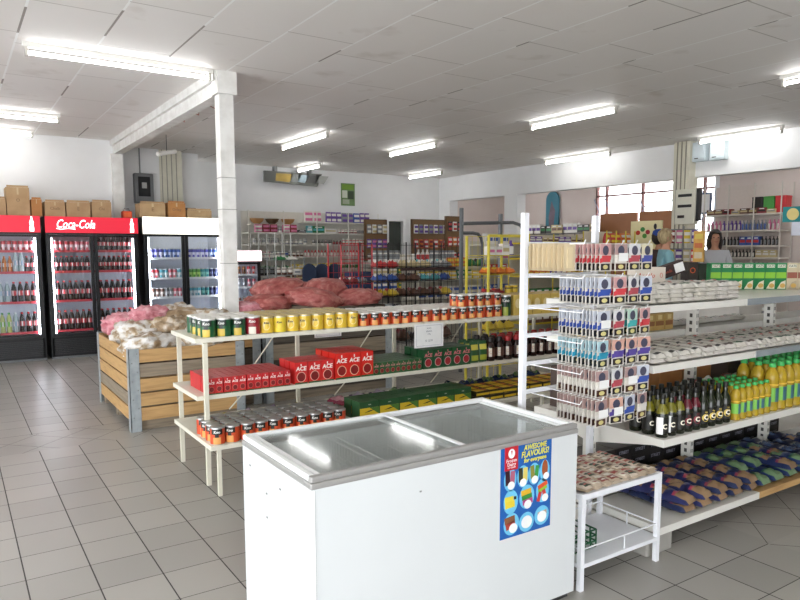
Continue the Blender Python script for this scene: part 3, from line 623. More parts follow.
def sack(name, c, dims, m, seed, rz=0, tilt=0, label='', group=None, lumps=.16, knot=True, ridge=0):
    bm = bmesh.new(); bmesh.ops.create_icosphere(bm, subdivisions=4, radius=1)
    for v in bm.verts:
        n = v.co.normalized(); q = n*1.9+Vector((seed*3.1, seed, 0))
        d = 1+lumps*noise.noise(q*2.1)+lumps*.5*noise.noise(q*4.6)
        if ridge: d += ridge*abs(math.sin(n.y*9+seed+3*noise.noise(q)))
        x, y, z = n*d
        p_ = 3; f_ = 1/((abs(n.x)**p_+abs(n.y)**p_+abs(n.z)**p_)**(1/p_)); x, y, z = x*(f_*.5+.5), y*(f_*.5+.5), z*(f_*.5+.5)
        if z < -.6: z = -.6+(z+.6)*.2
        if knot and n.x > .82:
            k = (n.x-.82)/.18; x += k*.25; y *= 1-k*.6; z *= 1-k*.55
        v.co = (x*dims[0]*.47, y*dims[1]*.46, z*dims[2]*.47)
    me = bpy.data.meshes.new(name); bm.to_mesh(me); bm.free(); me.materials.append(m)
    me.polygons.foreach_set('use_smooth', [True]*len(me.polygons))
    o = link(name, me, None, c, rot=(0, tilt, rz)); tag(o, label, 'sack', group); return o
cr = [((1.52, 6.68, .74), (.55, .42, .26), POT, 0, 'clear sack of potatoes at the near left corner of the pine crate'), ((1.98, 6.7, .75), (.55, .42, .3), POT, 1, 'clear sack of potatoes along the near edge of the pine crate, right one'),
      ((1.5, 7.15, .8), (.6, .45, .3), POT, 2, 'milky sack of potatoes behind the near left one'), ((1.78, 6.98, .87), (.42, .36, .24), POT2, 3, 'brown sack of potatoes lying on top in the middle of the pine crate'),
      ((2.05, 7.2, .88), (.65, .5, .34), POT2, 4, 'large brownish sack of potatoes heaped at the right of the pine crate'), ((1.5, 7.6, .85), (.5, .42, .3), PNK, 5, 'pink net sack of onions at the far left of the pine crate'),
      ((1.66, 7.3, .97), (.42, .35, .22), PNK, 6, 'pink net sack of onions on top of the heap'), ((2.0, 7.65, .88), (.5, .5, .36), POT, 7, 'white film sack at the back of the pine crate'), ((2.2, 6.95, .93), (.4, .34, .22), POT, 8, 'small clear sack leaning against the large brownish sack')]
for c, d, m_, s_, lb in cr: sack('potato_sack' if m_ is not PNK else 'onion_sack', c, d, m_, s_, rz=R(random.uniform(-60, 200)), label=lb, lumps=.3)
rd = [((2.95, 7.1, 1.08), (.5, .42, .22), 0, 'red net sack at the left end of the dark crate, knotted'), ((3.2, 7.35, 1.22), (.7, .44, .28), 15, 'red net sack, second from the left on the dark crate'), ((3.45, 7.05, 1.12), (.62, .42, .26), -20, 'red net sack along the near edge of the dark crate'),
      ((3.75, 7.3, 1.2), (.66, .46, .28), 30, 'big red net sack in the middle right of the heap'), ((4.05, 7.1, 1.1), (.6, .42, .24), -10, 'red net sack drooping at the right end of the dark crate'), ((3.5, 7.7, 1.18), (.7, .46, .24), 5, 'red net sack at the back of the dark crate'),
      ((2.7, 7.05, 1.05), (.36, .26, .16), 170, 'small pinkish knotted end of a sack hanging over the left edge')]
for i, (c, d, a, lb) in enumerate(rd): c = (c[0]-.1, c[1], c[2]-.03); sack('red_net_sack', c, d, REDN if i < 6 else PNK, 50+i, R(a), R(random.uniform(-8, 8)), lb, lumps=.16, ridge=.05)
sack('blue_bag', (2.55, 7.2, 1.0), (.3, .5, .2), mat('9db3bd', .3, scale=30, var=.3, bump=.5), 71, label='pale blue plastic bag between the white pole and the red sacks', knot=False)
bpy.data.objects['blue_bag']['category'] = 'bag'

# ------------------------------------------------------------------ drinks fridges
LED = mat('f2f6ff', .5, emit=14, var=0, key='led')
FGL = glass_mat('fridge_glass', (.97, .98, .99), .03)
FIN = mat('cfd3dc', .5); FB = mat('16171a', .35); FBK = mat('0e0f11', .5)
def fridge(x0, x1, y, h, head, n, label, sz, hz0, glz, depth=.72, name='drinks_fridge'):
    t = thing(name, label, 'fridge', (x0, y, 0)); W = x1-x0; z0 = .36*h/2.13; zt = glz
    s = MB().box(0, .045, .03, depth, 0, h, FB).box(W-.045, W, .03, depth, 0, h, FB).box(.045, W-.045, depth-.03, depth, 0, h, FB).box(.045, W-.045, .03, depth-.03, h-.03, h, FB).box(.045, W-.045, .05, depth-.03, 0, z0, FB)
    part('cabinet', s, t)
    part('inner_wall', MB().box(.046, W-.046, depth-.04, depth-.031, z0, h-.03, FIN).box(.046, .056, .06, depth-.04, z0, h-.03, FIN).box(W-.056, W-.046, .06, depth-.04, z0, h-.03, FIN).box(.056, W-.056, .06, depth-.04, z0, z0+.01, FIN), t)
    g = MB().box(.02, W-.02, .03, .05, .03, z0-.03, FBK)
    for k in range(9): g.box(.04, W-.04, .02, .03, .06+k*(z0-.12)/9, .06+k*(z0-.12)/9+.018, mat('242528', .4))
    g.box(.0, W, .015, .03, .0, .03, mat('6c6e70', .4)); part('grille', g, t)
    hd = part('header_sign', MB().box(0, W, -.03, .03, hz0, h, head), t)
    part('header_trim', MB().box(0, W, -.02, .03, hz0-.025, hz0, FB), t)
    dw = (W-.02)/n
    for k in range(n):
        a = .01+k*dw+.004; b_ = .01+(k+1)*dw-.004; d = MB()
        d.box(a, a+.05, 0, .03, z0-.02, zt+.03, FB).box(b_-.05, b_, 0, .03, z0-.02, zt+.03, FB).box(a+.05, b_-.05, 0, .03, z0-.02, z0+.02, FB).box(a+.05, b_-.05, 0, .03, zt, zt+.03, FB)
        dd = part('door', d, t); link('glass', MB().box(a+.05, b_-.05, .012, .016, z0+.02, zt, FGL).mesh('glass'), dd)
        hx = b_-.02 if (k == 0 and n == 2) else a+.02
        link('handle', MB().box(hx-.012, hx+.012, -.025, 0, 1.0, 1.35, FBK).mesh('handle'), dd)
        sd = a+.062 if k == 0 else b_-.062
        part('light_strip', MB().box(sd-.011, sd+.011, .035, .05, z0+.03, zt-.02, LED), t)
    for z in sz: part('shelf', MB().box(.06, W-.06, .07, depth-.05, z-.012, z, mat('d7dade', .4)).box(.06, W-.06, .06, .07, z-.02, z+.016, mat('c2404a', .4) if head is RH else mat('eef0f2', .4)), t)
    return t, hd
def emis(c, s): return mat(c, .4, emit=s, var=.03, scale=2)
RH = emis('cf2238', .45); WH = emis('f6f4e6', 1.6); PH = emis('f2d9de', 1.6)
bz = [.42, .87, 1.31, 1.62]
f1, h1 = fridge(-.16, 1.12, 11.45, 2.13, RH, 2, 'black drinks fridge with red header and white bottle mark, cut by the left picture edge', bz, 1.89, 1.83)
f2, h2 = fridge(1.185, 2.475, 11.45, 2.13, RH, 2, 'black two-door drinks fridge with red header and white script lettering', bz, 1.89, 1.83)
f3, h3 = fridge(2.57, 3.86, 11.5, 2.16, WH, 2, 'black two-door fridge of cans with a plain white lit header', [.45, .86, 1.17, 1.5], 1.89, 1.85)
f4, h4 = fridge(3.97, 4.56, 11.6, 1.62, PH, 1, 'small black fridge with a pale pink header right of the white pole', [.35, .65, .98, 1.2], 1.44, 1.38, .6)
# bottle silhouettes and script on the headers
sil = [(-.028, 0), (.028, 0), (.03, .05), (.022, .09), (.03, .13), (.012, .18), (.012, .215), (-.012, .215), (-.012, .18), (-.03, .13), (-.022, .09), (-.03, .05)]
EW = mat('ffffff', .4, emit=.9, var=0, key='signwhite')
for hd, x in ((h1, 1.17), (h2, 1.2)): link('bottle_mark', MB().prism([(x+a, 1.905+b) for a, b in sil], -.033, -.0305, EW).mesh('bottle_mark'), hd)
link('lettering', text_mesh('Coca-Cola', .18, EW, shear=.35, at=(.40, -.032, 2.015), squash=.68, bold=.012, back=.001), h2)
link('lettering', MB().tube([(.14, -.032, 1.955), (.2, -.032, 1.94), (.3, -.032, 1.955), (.4, -.032, 1.945)], .006, EW, 4).mesh('lettering'), h2)

def soda(liq, lab, capc, h=.3, r=.034):
    pr = [(r*.85, 0), (r, .02), (r*.95, h*.2), (r, h*.34), (r, h*.58), (r*.8, h*.74), (r*.38, h*.9), (r*.36, h*.93), (r*.4, h*.931), (r*.4, h)]
    L = mat(liq, .12); B = mat(lab, .4); C = mat(capc, .4); W = mat('e9dede', .4)
    def mf(j, a):
        if j >= 7: return C
        if j == 3: return W if (a % 90) < 22 else B
        return L
    return MB().lathe(pr, L, 12, mf).mesh('soda_bottle', True)
def can(c1, c2, h=.155, r=.032):
    pr = [(r*.85, 0), (r, .01), (r, h*.35), (r, h*.62), (r, h*.92), (r*.85, h)]
    return MB().lathe(pr, mat(c1, .3, .2), 12, lambda j, a: SILV if j in (0, 4, 5) else (mat(c2, .3, .2) if j == 2 or (j == 1 and a % 120 < 50) else mat(c1, .3, .2))).mesh('drink_can', True)
SB = {'cola': (soda('1d0f0d', 'c0323a', 'c02530'), 'dark red-labelled cola bottle'), 'small cola': (soda('1d0f0d', 'c0323a', 'c02530', .235, .03), 'small red-labelled cola bottle'), 'clear': (soda('a8b8bc', '8aa0b4', 'd8dde0'), 'clear water-like soda bottle'), 'lime': (soda('b8c47a', '6fae3a', '3c9a48'), 'pale green soda bottle'), 'orange': (soda('b86a2c', 'd07a2c', 'd8742a', .235, .03), 'small orange soda bottle')}
CN = {'red': (can('c83a44', 'e6c9cc'), 'red-white can'), 'pink': (can('d86a78', 'eed5d8'), 'pink can'), 'blue': (can('3e5fae', 'b8c4e0'), 'blue can'), 'violet': (can('5a5ab8', 'e0e2f4'), 'white-violet can'), 'cyan': (can('58a8b8', 'd8e2e4'), 'cyan can'), 'lime': (can('4a9a2f', 'a8d86a'), 'lime green can'), 'teal': (can('2a8a90', '7ac4b8'), 'teal can'), 'navy': (can('27305c', '5a648c'), 'navy can'), 'brown': (can('7a5a50', 'd8cfc8'), 'brown-silver can'), 'tan': (can('a8784a', '5a3a2c'), 'tan can'), 'orange': (can('c85a2a', '6a3020'), 'orange can'), 'grey': (can('8a8c90', 'd4d6da'), 'silver-grey can')}
def row(kind, x0, x1, n, y, z, where, ny=2):
    for i in range(n):
        k = kind[int(i*len(kind)/n)]; me, nm = (SB if k in SB and (k, 'b') and USEB else CN)[k]
        for j in range(ny):
            spawn([(None, me)], 'soda_bottle' if USEB else 'drink_can', (x0+(x1-x0)*(i+.5)/n, y+.1+j*.085, z), random.uniform(0, 6), nm+', '+where, 'bottle' if USEB else 'can', nm+', '+where)
ord_ = ['lowest', 'second-lowest', 'second-highest', 'top']
for (fx, fy, nm) in ((-.16, 11.45, 'leftmost fridge'), (1.185, 11.45, 'white-script fridge')):
    for d_, (a, b_) in enumerate(((.1, .6), (.7, 1.2))):
        if nm.startswith('leftmost') and d_ == 0: continue
        side = 'left door' if d_ == 0 else 'right door'
        for s_ in range(4):
            USEB = not (s_ == 3 and (d_ == 0 or fx < 0))
            if fx < 0: kk = [['lime', 'clear', 'cola', 'cola'], ['clear', 'cola', 'cola'], ['orange', 'clear', 'small cola'], ['red']][s_]
            else: kk = [['cola'], ['cola'], ['small cola'], ['red', 'pink'] if not USEB else ['small cola']][s_]
            row(kk, fx+a, fx+b_, [6, 6, 7, 7][s_] if s_ < 3 else 7, fy, bz[s_]+.001, ord_[s_]+' shelf, '+side+' of '+nm)
USEB = False
ks = [[['tan', 'brown', 'red'], ['grey', 'orange', 'tan', 'red']], [['brown', 'grey', 'pink'], ['cyan', 'teal', 'navy']], [['red', 'cyan', 'pink', 'cyan'], ['lime', 'teal', 'navy']], [['violet', 'blue', 'blue'], ['violet', 'violet', 'blue']]]
for s_, z in enumerate([.45, .86, 1.17, 1.5]):
    for d_, (a, b_) in enumerate(((.1, .6), (.7, 1.2))):
        row(ks[s_][d_], 2.57+a, 2.57+b_, 7, 11.5, z+.001, ord_[s_]+' shelf, '+('left', 'right')[d_]+' door of white-topped fridge')
for s_, z in enumerate([.35, .65, .98, 1.2]): row([['red', 'grey'], ['brown', 'red'], ['grey', 'pink'], ['tan', 'red']][s_], 4.05, 4.5, 5, 11.6, z+.001, ord_[s_]+' shelf of small fridge beside pole', 1)

# boxes on top of the fridges
def carton(px0, px1, ytop, ybot, Y, z, m_, d, label, text=None):
    a = aty(px0, ybot, Y); b_ = aty(px1, ybot, Y); h = aty((px0+px1)/2, ytop, Y).z-aty((px0+px1)/2, ybot, Y).z; W = b_.x-a.x-.012
    t = thing('cardboard_box', label, 'box', (a.x+.006, Y, z))
    part('carton', MB().box(0, W, 0, d, 0, h, m_), t)
    part('tape', MB().box(W*.46, W*.54, -.001, d, h+.0003, h+.002, TAPE).box(W*.46, W*.54, -.001, -.0003, h*.75, h+.0003, TAPE), t)
    part('flap', MB().box(.01, W-.01, .01, .012, h+.002, h+.03, m_), t)
    if text: link('lettering', text_mesh(text, W*.22, mat('7a5f45'), at=(W*.5, -.0008, h*.55), back=.0003), t)
carton(-6, 7, 200, 217, 11.6, 2.13, CARD, .4, 'brown cardboard box at the left picture edge above the fridge'); carton(7, 31, 189, 217.5, 11.6, 2.13, CARD, .4, 'tallest cardboard box above the fridges', 'O'); carton(31.5, 43, 200, 217, 11.6, 2.13, CARD2, .4, 'narrow orange-brown box beside the tallest one')
carton(45, 66, 202, 217, 11.6, 2.13, CARD, .4, 'cardboard box above the left end of the red script header', 'Chalk'); carton(66.5, 91, 202, 217, 11.6, 2.13, CARD, .4, 'cardboard box with a dark printed line above the script header', 'E'); carton(92, 112, 201, 217, 11.6, 2.13, CARD, .4, 'cardboard box above the right part of the script header', 'Chi')
carton(140, 166, 203, 217, 11.65, 2.16, CARD, .35, 'cardboard box at the left end above the white header', 'E'); carton(168, 186, 202, 217, 11.65, 2.16, CARD2, .35, 'cardboard box with orange print above the white header', 'Orley'); carton(187, 212, 209, 217, 11.65, 2.16, CARD, .35, 'low flat cardboard box above the white header, next to the pole')
carton(182, 197, 200, 209.5, 12.0, 2.16, BLACK, .1, 'dark grey box standing behind the cartons above the white header')
a = aty(122, 217, 11.7); ln = thing('lantern', 'red-orange lantern on top of the script-headed fridge', 'lantern', (a.x+.08, 11.75, 2.13))
OR = mat('e2451f', .4)
part('base', MB().box(-.07, .07, -.07, .07, 0, .12, OR), ln, bev=.01); part('lens', MB().box(-.05, .05, -.075, -.07, .03, .1, mat('f0703a', .3)), ln); part('handle', MB().tube([(-.05, 0, .12), (-.03, 0, .165), (.03, 0, .165), (.05, 0, .12)], .006, DARK), ln)

# meter cabinet, hooks, small lamp holder at the left column
t = thing('meter_box', 'grey electric meter cabinet with glass window above the fridges', 'electric box', (2.74, 12.9, 2.45))
part('case', MB().box(0, .32, -.14, 0, 0, .52, mat('77797b', .4, .4)), t, bev=.015); part('window', MB().box(.06, .26, -.146, -.1405, .12, .46, mat('1e2022', .15)), t); part('meter', MB().box(.12, .2, -.152, -.1465, .26, .36, STEEL), t); part('conduit', MB().tube([(.12, -.03, .52), (.12, -.03, .96)], .012, GREY).tube([(.16, -.05, 0), (.16, -.05, -.3)], .01, DARK), t)
for i, (x, y) in enumerate(((150, 130), (163, 124), (176, 118), (190, 111), (206, 104))):
    c = atz(x, y, H-.14); h_ = MB().tube([(0, 0, .14), (0, 0, 0), (.16, .0, -.02), (.17, 0, .08)], .005, mat('b0604a', .5), 5)
    tag(link('ceiling_hook', h_.mesh('ceiling_hook'), None, (c.x, c.y, H-.14), R(35)), 'thin reddish wire hook hanging from the ceiling beside the white beam', 'hook', 'wire hooks along the beam')
c = atz(137, 146, 3.15); t = thing('bare_lamp', 'short unlit white lamp tube hung under the beam by the column', 'lamp', (2.9, 11.2, 3.1))
part('tube', MB().tube([(-.16, -.1, 0), (.16, .1, .09)], .035, WHITE, 10), t); part('wire', MB().tube([(0, 0, .05), (0, 0, .32)], .004, DARK), t)

# ------------------------------------------------------------------ right gondola
RC = mat('e4e2da', .4, var=.04, scale=5)
HOLE = mat('4a4842', .6)
RG = thing('shelf_unit', 'long white slotted shelf unit at the right with bottles and packets', 'shelf', (3.06, 2.18, 0))
def xr(v): return v-3.06
def yr(v): return v-2.18
bays = [(3.06, 4.03), (4.035, 4.98), (4.985, 5.93), (5.935, 6.88)]
for i, (a, b_) in enumerate(bays):
    for z, ya, yb_ in ((.165, 2.18, 2.66), (.645, 2.18, 2.66), (1.03, 2.26, 2.66), (.165, 2.74, 3.2), (.645, 2.74, 3.15), (1.12, 2.74, 3.05), (1.345, 2.33, 3.06)):
        s = MB(); shelf_plate(s, xr(a), xr(b_), yr(ya), yr(yb_), z, .04, WOODS[0] if (z < .2 and ya < 2.5 and i == 1) else RC); part('shelf', s, RG)
        for q in (a+.01, b_-.02):
            if z < 1.3 and z > .2: yy = (ya, 2.66) if ya < 2.7 else (yb_, 2.74); part('bracket', MB().prism([(0, 0), (0, -.1), (.01, -.1)], 0, .001, RC) if False else MB().add([(xr(q), yr(yy[1]), z-.04), (xr(q), yr(yy[1]), z-.12), (xr(q), yr(yy[0])+(.06 if ya < 2.7 else -.06), z-.041), (xr(q)+.005, yr(yy[1]), z-.04), (xr(q)+.005, yr(yy[1]), z-.12), (xr(q)+.005, yr(yy[0])+(.06 if ya < 2.7 else -.06), z-.041)], [(0, 1, 2), (5, 4, 3), (0, 3, 4, 1), (1, 4, 5, 2), (2, 5, 3, 0)], RC), RG)
for x in (3.06, 4.03, 4.98, 5.93, 6.85):
    u = MB(); u.box(xr(x), xr(x)+.035, yr(2.665), yr(2.735), 0, 1.3, RC)
    for k in range(26): u.box(xr(x)+.008, xr(x)+.013, yr(2.664), yr(2.665), .05+k*.048, .075+k*.048, HOLE).box(xr(x)+.022, xr(x)+.027, yr(2.664), yr(2.665), .05+k*.048, .075+k*.048, HOLE)
    for k in range(26): u.box(xr(x)-.001, xr(x), yr(2.69), yr(2.71), .05+k*.048, .075+k*.048, HOLE)
    part('upright', u, RG); part('foot', MB().box(xr(x)+.005, xr(x)+.03, yr(2.5), yr(3.15), 0, .11, RC), RG)
part('back_rail', MB().box(xr(3.1), xr(6.85), yr(2.69), yr(2.71), .2, .25, RC).box(xr(3.1), xr(6.85), yr(2.69), yr(2.71), .9, .94, RC), RG)
part('price_strip', MB().box(xr(4.05), xr(6.8), yr(2.327), yr(2.33), 1.305, 1.345, mat('8f979b', .3)).box(xr(4.05), xr(6.8), yr(2.257), yr(2.26), .99, 1.03, mat('8f979b', .3)), RG, label='grey price strip on the shelf edge')
tag(bevel(link('concrete_block', MB().box(0, .22, 0, .2, 0, .12, mat('a3a099', .9, bump=.6, scale=30)).mesh('concrete_block'), None, (3.0, 2.215, 0), 0), .01), 'grey concrete block on the floor under the white shelf corner beside the table leg', 'block')

# dark bottles
def wine(lab, tint, h=.235):
    r = .034; pr = [(r*.9, 0), (r, .006), (r, .13), (r*.85, .15), (r*.42, .18), (r*.38, .21)]
    gm = mat('1c1f12', .1, key='wineglass'); gm2 = mat(tint, .12)
    B = MB().lathe(pr, gm, 18, lambda j, a: gm2 if j == 2 or j == 3 else gm).mesh('bottle_body', True)
    L = MB().lathe([(r+.001, .025), (r+.001, .105)], mat('14130f', .5), 18, cap=False).mesh('bottle_label', True)
    C = MB().lathe([(r*.42, .207), (r*.44, .212), (r*.44, h-.003), (r*.36, h)], mat('16140f', .3), 16).mesh('bottle_cap', True)
    n = 24; vs = []
    for k in range(n):
        an = 2*math.pi*k/n; u = .021*math.cos(an)/r; vs.append(((r+.002)*math.sin(u), -(r+.002)*math.cos(u), .06+.022*math.sin(an)))
    E_ = MB().add(vs+[(v[0]*.96, v[1]*.96, v[2]) for v in vs], [tuple(range(n))], mat(lab, .4)).mesh('bottle_emblem')
    return [('body', B), ('label', L, [('emblem', E_), ('lettering', text_mesh('C', .036, mat('efe9d8'), bend=r+.003, at=(0, 0, .062), bold=.04)), ('lettering', text_mesh('dry', .012, mat(lab), bend=r+.003, at=(0, 0, .093)))]), ('cap', C)]
WB = [(wine('2c2a22', '6f6a1c'), 'dark green bottle with black label and white C'), (wine('8a2a34', '5a1420'), 'dark bottle with red round label emblem'), (wine('e2c860', '1c2412'), 'dark bottle with yellow round label emblem')]
seq = [0, 0, 0, 1, 1, 2, 2, 2, 2]
for i in range(9):
    for j in range(3):
        tpl, lb = WB[seq[i]]; x = 3.115+i*.073; y = 2.235+j*.085
        o = spawn(tpl, 'drink_bottle', (x, y, .646), R(-28+random.uniform(-8, 8)), lb+' on the white shelf', 'bottle', lb)
        if i < 2 and j == 0:
            o['label'] = ['dark green bottle with white sticker at the shelf corner, left one', 'dark green bottle with white sticker, right one, beside more bottles'][i]; del o['group']
            link('sticker', MB().lathe([(.0362, .022), (.0362, .11)], PAPER, 40, cap=False).mesh('sticker') if False else MB().add([((.0368)*math.sin(R(a)), -(.0368)*math.cos(R(a)), z) for z in (.02, .112) for a in range(-75, -14, 10)], [(k, k+1, k+8, k+7) for k in range(6)], PAPER).mesh('sticker'), o)
# oil bottles with green caps
def oil(h, r):
    OB = tinted_bottle('oil_%d' % int(h*100), 'd8b93a', .6); ob2 = mat('eac04a', .3)
    pr = [(r*.85, 0), (r, h*.03), (r*.93, h*.12), (r, h*.2), (r, h*.5), (r*.9, h*.53), (r, h*.57), (r*.98, h*.74), (r*.7, h*.84), (r*.36, h*.9), (r*.36, h*.93)]
    B = MB().lathe(pr, OB, 18, lambda j, a: ob2 if j in (5,) else OB).mesh('bottle_body', True)
    LG = mat('7cc04a', .4); LD = mat('3f6a78', .4)
    L = MB().lathe([(r+.001, h*.2), (r+.001, h*.49)], LG, 18, lambda j, a: LD if abs((a-285+180) % 360-180) < 22 else LG, cap=False).mesh('bottle_label', True)
    C = MB().lathe([(r*.48, h*.91), (r*.52, h*.92), (r*.5, h*.985), (r*.42, h)], mat('3faf5a', .35), 14).mesh('bottle_cap', True)
    return [('body', B), ('label', L), ('cap', C)]
O1 = oil(.205, .03); O2 = oil(.3, .042)
grid_of(O1, 'oil_bottle', 3.79, 6, .066, 2.225, 4, .07, .646, 'small golden oil bottle with green cap beside the dark bottles', 'bottle', 'small oil bottles on the white shelf', rz=-20)
grid_of(O2, 'oil_bottle', 4.205, 12, .092, 2.235, 3, .094, .646, 'large golden oil bottle with green cap at the right of the shelf', 'bottle', 'large oil bottles on the white shelf', rz=-20)
# flour bags and brown cartons behind the bottles
for i, x in enumerate((3.95, 4.35, 4.8)):
    t = thing('flour_bag', ['white flour bag with red oval behind the small oil bottles', 'white flour bag with red oval behind the large oil bottles', 'white flour bag at the right behind the large oil bottles'][i], 'bag', (x, 2.58, .665), R(86))
    link('bag', pillow(.16, .34, .14, mat('dedcd6', .5), [], 40+i, 8, 12, .25).mesh('bag', True), t); link('emblem', MB().lathe([(.075, .1285), (.07, .1345)], mat('c8402c', .4), 24).mesh('emblem'), t)
for i, x in enumerate((3.15, 3.52, 4.1, 4.65)):
    o = link('cardboard_box', MB().box(0, .34, 0, .3, 0, .26, CARD2 if i in (1, 2) else mat('4a3c36' if i == 0 else '5a5048', .8)).mesh('cardboard_box'), None, (x, 2.8, .646)); tag(o, ['dark brown carton seen through the shelf, left of the orange-brown one', 'orange-brown cardboard box seen through the shelf behind the bottles', 'dark grey-brown carton right of the orange-brown cardboard box', 'dark carton on the rear shelf behind the large oil bottles'][i], 'box')
# white packets on the two upper tiers
def white_pack(cc, dk, seed): return pillow(.108, .225, .034, mat(cc, .4), [(.06, .2, .15, .9, mat(dk, .4)), (.26, .3, .3, .9, mat(dk, .4)), (.5, .56, .1, .6, mat('8c8880', .4)), (.64, .7, .2, .8, mat('c65a50', .4)), (.8, .88, .5, .9, mat('8c8a84', .4))], seed, 8, 14, .2, bulge=7)
WP = [(white_pack('d3cfc6', '3c3c38', 60).mesh('white_packet', True), 'dark printed band'), (white_pack('cdc8bd', '2c5a3a', 61).mesh('white_packet', True), 'green printed band'), (white_pack('d6d1ca', '6a5a52', 62).mesh('white_packet', True), 'brownish printed band')]
for (z, yy, xa, n, lay, where) in ((1.036, (2.37, 2.56), 3.13, 22, 2, 'middle tier of the right shelf unit'), (1.351, (2.44,), 3.13, 8, 4, 'top tier of the right shelf unit')):
    for i in range(n):
        for y in yy:
            for l in range(lay):
                k = random.choice((0, 1, 2)) if z > 1.2 else random.choice((0, 0, 2, 1))
                spawn([(None, WP[k][0])], 'white_packet', (xa+i*.112+random.uniform(-.006, .006), y, z+l*.024), R(random.uniform(-7, 7)), 'white packet with '+WP[k][1]+' lying on the '+where, 'packet', 'white packets, '+WP[k][1]+', '+where)
for i in range(14):
    k = ('white_packet', WP[i % 3][0])
    spawn([(None, k[1])], 'white_packet', (3.15+i*.13, 2.9, 1.124), R(90+random.uniform(-9, 9)), 'white packet on the rear tier, seen between the uprights', 'packet', 'white packets on the rear tier') if i > 6 else None
ybx = MB().box(-.045, .045, -.06, .06, 0, .11, mat('b99a5a', .5)).box(-.04, .04, -.0612, -.0602, .03, .06, mat('8a5a34')).box(-.02, .02, -.0622, -.0614, .07, .1, mat('d8c48a')).mesh('small_carton')
grid_of([(None, ybx)], 'small_carton', 3.17, 9, .094, 2.85, 1, .12, 1.121, 'small tan carton in the row seen between the two upper tiers', 'carton', 'small tan cartons on the rear tier', rz=0, jr=3)
# cereal cartons on top
def cereal(c1, c2, c3):
    mb = MB().box(-.04, .04, -.1, -.03, 0, .2, mat(c1, .4), top=mat('ded9c8', .4)); f = MB()
    f.box(-.038, .038, -.1012, -.1002, .085, .13, mat(c2, .4)).box(-.03, .03, -.1022, -.1014, .165, .188, mat('ece8da')).prism([(-.03, .005), (.035, .005), (.035, .07), (.0, .055)], -.1022, -.1014, mat(c3, .4)).disc(.012, -.1023, .03, .02, .017, mat('d8b060', .4))
    return [('carton', mb.mesh('carton')), ('picture', f.mesh('picture')), ('lettering', text_mesh('OATS', .022, mat('2c4a34'), at=(0, -.1024, .176), bold=.02))]
cz = atz(706, 289, 1.346); ang = R(-33); ca, sa = math.cos(ang), math.sin(ang); c1_, c2_ = cereal('1f8048', '8cc63e', 'e9e2c8'), cereal('cdbfa0', '9a5a4a', 'b8a890')
for i in range(15):
    x = cz.x+.04+i*.083*ca; y = cz.y+i*.083*sa
    if i > 9: x, y = cz.x+.04+9*.083*ca+(i-9)*.088, cz.y+9*.083*sa
    spawn(c1_ if i < 7 else c2_, 'cereal_carton', (x, y, 1.346), ang if i < 10 else ang*.5, 'green cereal carton standing on top of the right shelf unit' if i < 7 else 'cream and brown cereal carton right of the green cartons', 'carton', 'green cereal cartons' if i < 7 else 'cream cereal cartons')
def boxat(px, py, Y, z, wd, d, h, m_, rz, tilt, label, texts=(), nm='display_carton'):
    a = aty(px, py, Y); t = thing(nm, label, 'box', (a.x, Y, z)); t.rotation_euler = (0, tilt, rz)
    link('carton', MB().box(-wd/2, wd/2, -d/2, d/2, 0, h, m_).mesh('carton'), t)
    for s, sz, c, x, zz, sh_ in texts: link('lettering', text_mesh(s, sz, mat(c), at=(x, -d/2-.001, zz), shear=sh_, back=.0004), t)
    return t
boxat(646, 280, 2.9, 1.346, .22, .1, .185, mat('dcd2c4', .5), R(-22), 0, 'pale carton with red script standing behind the white packets on top', [('Angelo', .045, 'c8503a', -.03, .13, .2), ('0', .05, 'd08a7a', .08, .13, 0)])
boxat(672, 280, 2.93, 1.346, .16, .06, .09, mat('cfc9be', .5), R(-25), 0, 'low pale tray under the tilted dark brown carton')
o = boxat(672, 276, 2.93, 1.468, .18, .06, .085, mat('33201e', .5), R(-25), R(-18), 'dark brown carton tilted up, with a white label, beside the pale carton', [('foods', .03, 'b04a34', -.04, .04, 0)])
link('paper_label', MB().box(.015, .085, -.0315, -.0305, .012, .075, PAPER).mesh('paper_label'), o)
boxat(689, 280, 2.98, 1.346, .08, .08, .21, mat('2c2620', .5), R(-22), 0, 'black carton with orange print left of the green cereal cartons', [('O', .06, 'd8602c', 0, .15, 0)])
boxat(699, 280, 3.0, 1.346, .06, .08, .2, mat('1f2a1c', .5), R(-22), 0, 'narrow black-green carton touching the first green cereal carton')

# blue pasta packs on the lowest deck
def pasta(c1, c2, c3, s): return pillow(.14, .24, .055, mat(c1, .3), [(.0, .36, .1, .9, mat(c2, .22)), (.36, .42, .1, .9, mat(c3, .3)), (.62, .9, .15, .85, mat(c2, .22))], s, 8, 14, .22, bulge=3)
PP = [(pasta('2a2f5e', 'a08464', 'a84458', 80).mesh('pasta_pack', True), 'blue and tan pack'), (pasta('1f2a4e', '94785a', '7a3444', 81).mesh('pasta_pack', True), 'dark blue pack with tan end'), (pasta('20305a', '6f8c66', '2c5a44', 82).mesh('pasta_pack', True), 'blue and light green pack'), (pasta('1c2440', '4a5a7a', '8a8a90', 83).mesh('pasta_pack', True), 'navy pack')]
for i in range(13):
    for j in range(3):
        for l in range(2):
            k = (0 if i < 3 else 1 if i < 5 else 2 if i < 9 else 3) if random.random() < .8 else 1
            if l and random.random() < .25: continue
            spawn([(None, PP[k][0])], 'pasta_pack', (3.34+i*.158, 2.31+j*.15, .18+l*.042), R(82+random.uniform(-9, 9)) if False else R(8+random.uniform(-8, 8)), PP[k][1]+' lying on the lowest deck of the right shelf unit', 'pack', PP[k][1]+'s on the lowest deck')
